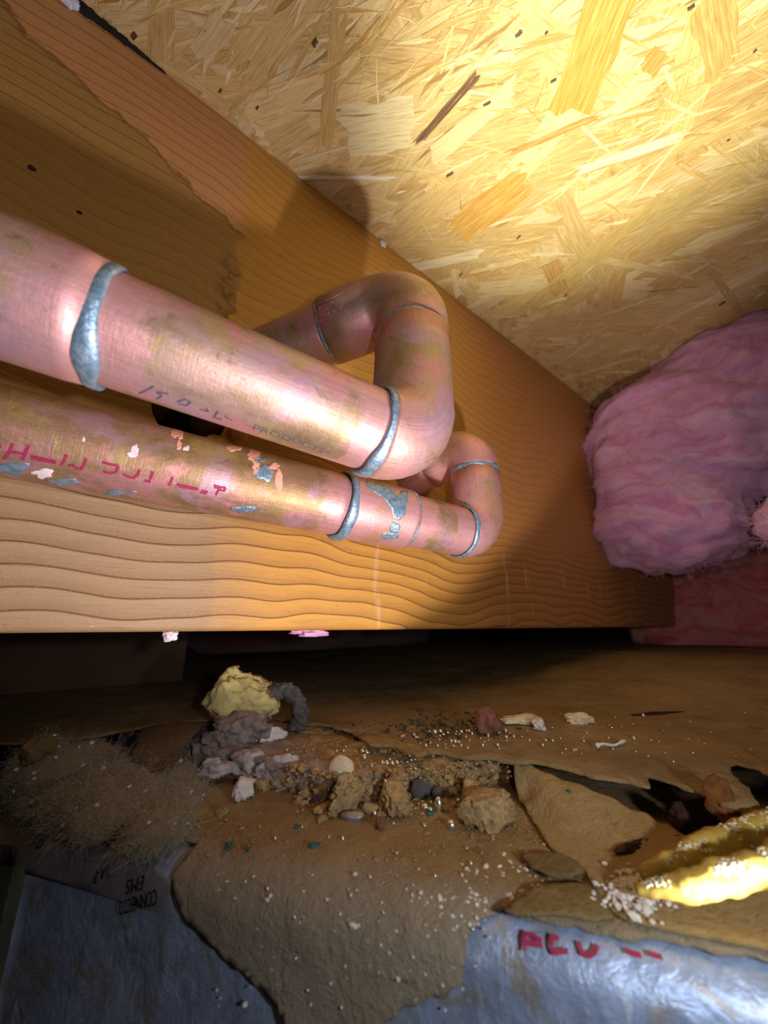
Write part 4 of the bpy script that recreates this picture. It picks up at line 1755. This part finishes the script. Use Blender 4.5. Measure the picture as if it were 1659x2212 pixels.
# olive scraps at the crack
for i, (pl, z, lab) in enumerate([
        ([(1122, 1850), (1160, 1846), (1215, 1852), (1250, 1868), (1262, 1890), (1235, 1902), (1190, 1898), (1150, 1880)], -44.2, 'upper olive paper scrap by the crack, dusted white'),
        ([(1088, 1970), (1110, 1948), (1150, 1925), (1200, 1915), (1262, 1908), (1300, 1938), (1326, 1980), (1280, 1992), (1200, 1985), (1130, 1980)], -44.4, 'lower olive paper scrap along the foil edge under the upper one')]):
    q = [onz(px, py, z) for px, py in pl]
    qc = sum(q, Vector()) / len(q)
    tag(sheet('paper_scrap', rough_poly([(p.x, p.y) for p in q], 1.0, .35, 30 + i), 1.1,
              lambda x, y, z=z, qc=qc: Vector((x, y, z + .8 * math.exp(-((x - qc.x) ** 2 + (y - qc.y) ** 2) / 60) + .3 * nz((x, y, 1), .3))), .5, M_OLIVE, None, 3), lab, 'paper')


# yellow foam strips coming in from the right
def strip(label, pts, seed, wd):
    t = empty('foam_strip', pts[0])
    tag(t, label, 'foam')
    dense, R_ = [], []
    for i in range(len(pts) - 1):
        for k in range(10):
            f = k / 10
            dense.append(Vector(pts[i]).lerp(Vector(pts[i + 1]), f))
            R_.append(wd[i] + (wd[i + 1] - wd[i]) * f)
    dense.append(Vector(pts[-1]))
    R_.append(wd[-1])
    V, F, _, _ = sweep(dense, R_, 28, True, .9, seed)
    mesh_obj('foam_body', V, F, M_STRIP, t)
    rnd = random.Random(seed)
    gs = []
    for i in range(420):
        k = rnd.random() ** .8 * (len(dense) - 12)
        j = int(k)
        p = dense[j].lerp(dense[j + 1], k - j)
        d = (dense[j + 1] - dense[j]).normalized()
        side = d.cross(Vector((0, 0, 1))).normalized()
        a = rnd.gauss(.35, .35)
        r = R_[j]
        q = p + Vector((0, 0, 1)) * math.cos(a) * r + side * math.sin(a) * r
        s = rnd.uniform(.15, .42)
        gs.append(lump_geo((q.x, q.y, q.z - s * .8), (s, s, s * .7), rnd.random() * 50, rough=.5, sub=1, flat=0))
    fo = mesh_obj('frosting', *join_geo(gs), M_STRIPTOP, t)
    fo['kind'] = 'stuff'
    return t


def zline(pxs):
    return [onz(px, py, z) for px, py, z in pxs]


strip('upper amber foam strip coming in from the right under the wood chip', zline([(1385, 1890, -42.5), (1450, 1868, -41), (1530, 1836, -40), (1610, 1806, -39.5), (1690, 1784, -39), (1850, 1750, -39), (2700, 1600, -39)]), 3, [.8, 1.9, 2.5, 2.8, 3.0, 3.0, 3.0])
strip('lower pale yellow foam strip nearest the foil, frosted with white grains', zline([(1375, 1922, -42), (1440, 1918, -40.5), (1520, 1908, -39), (1600, 1892, -38), (1680, 1870, -37), (1850, 1830, -36.5), (2700, 1700, -36.5)]), 7, [.7, 1.6, 2.0, 2.3, 2.6, 2.8, 2.8])


# splinters of wood
def splinter(name, px, py, z, size, seed, rz, mat, label, tilt=0):
    p = onz(px, py, z)
    V, F = lump_geo((0, 0, 0), size, seed, rough=.35, sub=4, flat=.1, freq=1.0, fine=.7)
    m = Matrix.Rotation(rz, 3, 'Z') @ Matrix.Rotation(tilt, 3, 'Y')
    V = [m @ v for v in V]
    mz = min(v.z for v in V)
    V = [Vector((v.x + p.x, v.y + p.y, v.z - mz + p.z)) for v in V]
    return tag(mesh_obj(name, V, F, mat), label, 'wood')


angR = math.atan2(-.62, .785)
splinter('bark_splinter', 1415, 1836, -44.6, (8.5, 1.8, 1.2), 5, angR + .25, M_BARK, 'flat dark bark splinter lying left of the upper amber strip')
splinter('bark_splinter', 1478, 1800, -44.4, (4.4, 2.0, 2.6), 9, angR + .9, M_BARK, 'curled black bark piece behind the flat dark splinter')
splinter('bark_splinter', 1525, 1790, -44.4, (5.0, 1.0, 1.0), 12, angR - .1, M_BARK, 'thin dark stick between the curled bark and the wood chip')
splinter('wood_chip', 1578, 1788, -41.0, (1.2, 2.8, 4.6), 21, angR + 1.3, M_CHIP, 'reddish brown wood chip standing on end at the torn gap', .25)

# rosy lumps and other odd bits
p = onz(1055, 1582, ZB + .5)
tag(lump('rosy_lump', p, (4.6, 4.0, 4.4), 33, M_ROSE, rough=.4, sub=4, fine=.25), 'round rosy brown lump among the beads on the back paper', 'lump')
tag(lump('rosy_lump', rest(822, 1792, -.2), (1.3, 1.1, 1.6), 35, M_ROSE, rough=.3, sub=4, fine=.25), 'small rosy lump on the front paper right of the metal slug', 'lump')
p = rest(762, 1772)
tag(lump('metal_slug', (p.x, p.y, p.z - .2), (3.0, 1.3, 1.2), 37, M_SLUG, rough=.2, sub=4, rz=angR, flat=.2), 'grey metal slug lying on the paper below the broad tan lumps', 'solder')
a, b = onz(1288, 1612, ZB + 1.2), onz(1352, 1603, ZB + 1.2)
V, F, _, _ = sweep([a.lerp(b, i / 8) + Vector((0, 0, .4 * math.sin(i))) for i in range(9)], [.7, .5, .4, .35, .3, .4, .35, .5, .3], 10, True, .25, 2)
tag(mesh_obj('white_twig', V, F, M_WHITE), 'thin white twig of plaster on the back paper', 'twig')
a, b = onz(1180, 1578, ZB + .8), onz(1262, 1560, ZB + .8)
tag(lump('pale_crumb', onz(1130, 1562, ZB + .4), (8, 3.5, 1.6), 51, M_CREAM, rough=.5, sub=4, rz=angR), 'pale yellow crumb patch just right of the round rosy lump', 'crumb')
tag(lump('pale_crumb', onz(1252, 1562, ZB + .4), (5, 3.0, 2.0), 52, M_CREAM, rough=.5, sub=4, rz=angR), 'pale yellow crumb farther right of the round rosy lump', 'crumb')
tag(lump('pale_crumb', onz(1165, 1576, ZB + .4), (2.8, 2.0, 2.0), 53, M_WHITE, rough=.7, sub=4, rz=.4), 'white knobbly crumb between the two pale yellow ones', 'crumb')
tag(lump('pale_crumb', onz(1592, 1518, ZB + .4), (4, 3.0, 2.4), 54, M_CREAM, rough=.4, sub=3), 'lone pale crumb on the far right of the back paper', 'crumb')
a, b = onz(1365, 1546, ZB + .5), onz(1490, 1540, ZB + .5)
V, F, _, _ = sweep([a.lerp(b, i / 10) for i in range(11)], [.5, .8, 1.0, 1.1, 1.0, .8, 1.0, .9, .7, .6, .4], 8, True, .4, 5)
tag(mesh_obj('dark_twig', V, F, M_BARK), 'dark thin twig lying on the back paper', 'twig')

# green flakes of corrosion
for (px, py), s, lab in (((494, 1830), 1.5, 'larger teal flake on the front paper near the grey tuft'), ((534, 1836), .9, 'smaller teal flake just right of the larger one'),
                         ((678, 1832), 1.9, 'pale green corrosion flake under the metal slug'), ((1236, 1770), .9, 'green speck in the middle of the pointed flap'),
                         ((930, 1760), 1.6, 'green flake under the egg-shaped bead'), ((643, 1790), 1.2, 'dark green flake with beads left of the metal slug')):
    p = rest(px, py, .1)
    if px == 1236:
        p = Vector(flap_fn(p.x, p.y))
    tag(lump('green_flake', p, (s * .6, s * .5, s * .28), px, M_TEAL, rough=.7, sub=3, rz=px), lab, 'flake')

# ------------------------------------------------------------------ solder beads
bead0 = None
v0, f0 = ico(3)


def bead(p, r, sq=1.0, group='solder beads scattered on the brown paper', label='tiny round silvery solder bead lying among others on brown paper'):
    global bead0
    if bead0 is None:
        bead0 = mesh_obj('solder_bead', [v * 1.0 for v in v0], f0, M_BEAD, origin=(0, 0, 0))
        o = bead0
    else:
        o = bead0.copy()
        COL.objects.link(o)
    o.location = W((p[0], p[1], p[2] + r * sq * .85))
    o.scale = (r, r, r * sq)
    tag(o, label, 'bead', group)
    return o


ORD = ['', 'second ', 'third ', 'fourth ', 'fifth ', 'sixth ', 'seventh ', 'eighth ', 'ninth ', 'tenth ', 'eleventh ', 'twelfth ', 'thirteenth ', 'fourteenth ', 'fifteenth ', 'sixteenth ', 'seventeenth ']


def bead_labels(items, marks):
    """tell each bead apart by the nearest thing one can find and its rank on that side of it"""
    out = [''] * len(items)
    by = {}
    for i, (px, py, r) in enumerate(items):
        m = min(marks, key=lambda k: (k[0] - px) ** 2 + (k[1] - py) ** 2)
        side = 'left' if px < m[0] else 'right'
        by.setdefault((m[2], side), []).append(((m[0] - px) ** 2 + (m[1] - py) ** 2, i))
    for (m, side), L in by.items():
        for k, (_, i) in enumerate(sorted(L)):
            out[i] = (ORD[k] + 'closest solder bead ' + side + ' of the ' + m).strip()
    return out


MARK_F = [(1050, 1750, 'biggest tan chunk'), (762, 1770, 'grey metal slug'), (948, 1750, 'egg-shaped cream bead'), (822, 1778, 'small rosy lump'), (494, 1830, 'larger teal flake'),
          (1190, 1950, 'lower olive scrap'), (690, 1990, 'grey paper roll')]
MARK_S = [(737, 1672, 'cream tag'), (850, 1610, 'lifted paper lip'), (1050, 1760, 'biggest tan chunk'), (905, 1700, 'dark round pellet')]
MARK_B = [(1055, 1560, 'round rosy lump'), (1130, 1560, 'nearer pale yellow crumb'), (1320, 1608, 'thin white twig'), (1430, 1543, 'dark thin twig'), (850, 1600, 'lifted paper lip')]
FB = [(975, 1790, 9.5), (917, 1788, 5), (809, 1762, 6), (850, 1782, 3.5), (594, 1815, 4), (740, 1816, 5), (930, 1755, 6), (990, 1735, 5.5), (883, 1742, 4.5), (905, 1742, 4), (915, 1741, 4),
      (931, 1738, 4.5), (710, 1811, 3), (770, 1814, 2.5), (1010, 1738, 3), (957, 1745, 3), (842, 1762, 3), (876, 1765, 2.5), (888, 1762, 3), (985, 1760, 2.5), (858, 1845, 3), (998, 1895, 4.5), (1017, 1868, 4),
      (940, 1895, 3.5), (905, 1880, 3), (577, 1924, 4), (635, 1985, 4), (655, 1985, 3), (1066, 1816, 3), (827, 1974, 3), (1021, 2011, 4), (1028, 1985, 4), (890, 2070, 3.2), (737, 2180, 4), (664, 2143, 4), (836, 2150, 3),
      (640, 1790, 3), (652, 1790, 3), (700, 1765, 2.5), (520, 1790, 2), (430, 1788, 2)]
for (px, py, r), lb in zip(FB, bead_labels(FB, MARK_F)):
    p = rest(px, py, 0)
    d = p.dot(CF)
    bead(p, r * d / FPX, .95, label=lb + ', on the front paper')
p = rest(948, 1752)
bead(p, 1.15, 1.5, None, 'egg-shaped cream solder bead, the largest by the board edge')
p = rest(918, 1750)
bead(p, 1.1, .8, None, 'flattened silvery bead left of the egg-shaped one')
p = rest(845, 1740)
bead(p, 1.15, .8, None, 'white oval bead at the foot of the right tan lump')
SB = [(742, 1628, 4), (727, 1628, 3), (747, 1620, 3.5), (783, 1630, 6), (793, 1632, 7), (780, 1626, 4), (787, 1646, 7), (826, 1655, 5), (836, 1654, 6), (848, 1655, 6), (858, 1652, 5), (842, 1646, 4), (875, 1633, 7), (894, 1631, 7), (884, 1633, 4),
      (880, 1649, 4), (888, 1647, 4.5), (896, 1645, 4.5), (898, 1667, 4), (833, 1690, 4), (888, 1664, 3), (867, 1628, 3), (850, 1626, 4), (843, 1626, 3), (803, 1662, 4), (1040, 1642, 8), (1032, 1648, 6), (1056, 1650, 4), (620, 1626, 4), (960, 1641, 2.5)]
for (px, py, r), lb in zip(SB, bead_labels(SB, MARK_S)):
    p = onz(px, py, -38.4)
    p.z = ztop_at(p.x, p.y)
    d = p.dot(CF)
    bead(p, r * d / FPX, .95, 'solder beads on the crumbling board', lb + ', on the crumbling board')
Rb = random.Random(12)
BB = [(868, 1593, 4.5), (895, 1591, 5), (940, 1585, 7), (952, 1583, 6), (950, 1600, 3.5), (997, 1585, 5), (1008, 1583, 4), (1014, 1585, 5), (975, 1604, 5), (984, 1606, 6), (992, 1607, 5), (920, 1613, 4.5), (1011, 1620, 4), (1076, 1614, 5),
      (1147, 1563, 7), (1157, 1573, 8), (1170, 1580, 5), (1093, 1585, 6), (1180, 1605, 4), (1195, 1605, 4), (1262, 1606, 4), (1371, 1602, 6), (1408, 1605, 3.5), (1325, 1622, 3.5), (1240, 1625, 4), (1245, 1624, 4), (1223, 1623, 3.5), (1456, 1649, 3.5), (1391, 1552, 5),
      (1401, 1637, 3), (1316, 1600, 4), (1290, 1610, 4)]
NBB = len(BB)
LBB = bead_labels(BB, MARK_B)
for i in range(70):
    if i < 42:
        BB.append((Rb.gauss(1000, 70), Rb.gauss(1592, 14), Rb.uniform(2, 5)))
    else:
        BB.append((Rb.uniform(1150, 1640), Rb.uniform(1550, 1640), Rb.uniform(1.6, 3.2)))
for i, (px, py, r) in enumerate(BB):
    p = onz(px, py, ZB)
    p = back_fn(p.x, p.y)
    d = p.dot(CF)
    if i < NBB:
        bead(p, r * d / FPX * .9, .9, 'solder beads on the back paper', LBB[i] + ', on the back paper')
    else:
        bead(p, r * d / FPX * .9, .9, 'speck-sized solder beads on the back paper', 'speck-sized solder bead strewn on the back paper, far smaller than its neighbours')


# ------------------------------------------------------------------ dust and grit
def grains(name, label, gen, n, mat, seed, lo_, hi_):
    rnd = random.Random(seed)
    gs = []
    for i in range(n):
        p = gen(rnd)
        if p is None:
            continue
        s = rnd.uniform(lo_, hi_) * (1 if rnd.random() < .85 else 1.8)
        gs.append(lump_geo((p.x, p.y, p.z - s * .2), (s * rnd.uniform(.8, 1.8), s, s * .7), rnd.random() * 90, rough=.6, sub=1, flat=.2, rz=rnd.uniform(0, 6)))
    V, F = join_geo(gs)
    return tag(mesh_obj(name, V, F, mat, smooth=False), label, 'debris', None, 'stuff')


def g_white(r):
    k = r.random()
    if k < .55:
        px, py = r.gauss(1060, 110), r.gauss(1925, 42)
    elif k < .75:
        px, py = r.gauss(1110, 25), r.gauss(1870, 25)
    else:
        px, py = r.uniform(450, 1050), r.uniform(1880, 2190)
    if py < 1835 or (py > 1960 and px > 1060):
        return None
    return rest(px, py, 0)


grains('plaster_dust', 'white plaster grains strewn over the front rim of the paper', g_white, 420, M_WHITE, 5, .08, .30)


def g_white2(r):
    px, py = r.gauss(1385, 40), r.gauss(1925, 22)
    p = onz(px, py, -44.2)
    return p


grains('plaster_dust', 'white fluffy grains at the left ends of the yellow strips', g_white2, 330, M_WHITE, 9, .15, .5)


def g_grit(r):
    px, py = r.uniform(430, 1250), r.uniform(1735, 1860)
    return rest(px, py, 0)


grains('brown_grit', 'fine brown grit spread over the front paper', g_grit, 700, M_TAN, 6, .07, .26)


def g_slab(r):
    px, py = r.uniform(600, 1110), r.uniform(1615, 1690)
    p = onz(px, py, -39)
    if p.y > 150:
        return None
    p.z = ztop_at(p.x, p.y)
    return p


grains('tan_crumbs', 'loose tan crumbs on top of the crumbling board', g_slab, 480, M_TAN, 7, .12, .45)


def g_face(r):
    k = r.randrange(6, len(sp) - 1)
    p = sp[k].lerp(sp[k + 1], r.random())
    t = r.random()
    return Vector((p.x - .5 + r.gauss(0, .5) + 1.2 * t, p.y - .4 + r.gauss(0, .5) + 1.0 * t, ZT + .6 + t * 6.6))


grains('tan_crumbs', 'tan crumbs clinging to the broken face of the crumbling board', g_face, 520, M_TAN, 18, .2, .95)


def g_foot(r):
    px = r.uniform(640, 1110)
    py = 1742 + r.gauss(0, 9)
    return rest(px, py, 0)


grains('tan_crumbs', 'loose tan crumbs along the foot of the broken board edge', g_foot, 300, M_TAN, 8, .15, .6)


def g_dark(r):
    px, py = r.gauss(960, 75), r.gauss(1572, 16)
    p = onz(px, py, ZB)
    return back_fn(p.x, p.y)


grains('dark_grit', 'dark mouldy grit around the rosy lump on the back paper', g_dark, 340, M_MOULD, 11, .15, .55)

# ------------------------------------------------------------------ grey glass wool tuft over the duct's edge
def tuft(label, ells, mat, seed, nh, hl, amp=1.4, vox=1.2):
    V, F, Nn = blob_mesh(ells, vox, amp, seed)
    n = len(V)
    base = Vector((sum(v.x for v in V) / n, sum(v.y for v in V) / n, min(v.z for v in V)))
    t = empty('wool_tuft', base)
    tag(t, label, 'tuft')
    mesh_obj('wool', V, F, mat, t)
    rnd = random.Random(seed)
    roots = []
    while len(roots) < nh:
        i = rnd.randrange(n)
        if Nn[i].dot(-V[i].normalized()) > -.2 and Nn[i].z > -.6:
            roots.append((V[i] - Nn[i] * .2, Nn[i] * .12))
    fibres('fibre', roots, M_HAIR, t, .034, hl, 1.0, 5, seed)
    # pale grains caught in it
    gs = []
    for i in range(42):
        j = rnd.randrange(n)
        if Nn[j].dot(-V[j].normalized()) < .1:
            continue
        s = rnd.uniform(.2, .55)
        v = V[j]
        gs.append(lump_geo((v.x, v.y, v.z - s * .4), (s * 1.3, s, s), rnd.random() * 50, rough=.6, sub=1, flat=0))
    if gs:
        gr = mesh_obj('caught_grain', *join_geo(gs), M_WHITE, t)
        gr['kind'] = 'stuff'
    return t


def tz(px, py, z):
    return onz(px, py, z)


tuft('grey brown fibrous wool tuft hanging over the left edge of the duct',
     [(tz(285, 1712, -44), (15, 18, 6), -.9), (tz(215, 1700, -44), (12, 16, 6), -.9), (tz(345, 1792, -44.5), (7, 8, 4), -.9), (tz(255, 1755, -44), (9, 11, 4), -.9), (tz(350, 1725, -45), (12, 12, 4), -.9)],
     M_GREYWOOL, 4, 8000, 4.6)
tuft('dim grey wool curl with a pale tip at the far left behind the fibrous tuft',
     [(tz(150, 1660, -40), (12, 12, 7), -.5), (tz(85, 1660, -40), (8, 9, 9), 0), (tz(100, 1720, -46), (8, 10, 6), 0)], M_GREYWOOL, 9, 2000, 4.5)
p = tz(88, 1615, -33)
tag(lump('foam_crumb', (p.x, p.y, p.z - 4), (3.6, 3.2, 3.6), 9, M_OLIVE, rough=.5, sub=4), 'foam crumb coloured dark for its dim corner on the far left wool curl', 'foam')  # olive paper tone stands in for dim light on the foam

# ------------------------------------------------------------------ dim things beyond the joist
a, b = onz(-60, 1478, ZB), onz(384, 1478, ZB)
y_ = 300
V, F = box_geo(-160, a.x * 0 + 62, y_, y_ + 38, ZB + .3, 60)
tag(mesh_obj('wood_block', V, F, M_BLOCK, smooth=False), 'dim brown timber block standing far back under the joist', 'block')
batt('red glass wool coloured dark for the shadow beyond the joist', [(Vector((150, 340, 0)), (90, 40, 42), 0), (Vector((260, 350, 5)), (90, 40, 46), 0)], 7.0, 6.0, M_SHADERED, M_SHADERED, 22, 100, 10, zmin=ZB + 15.5)
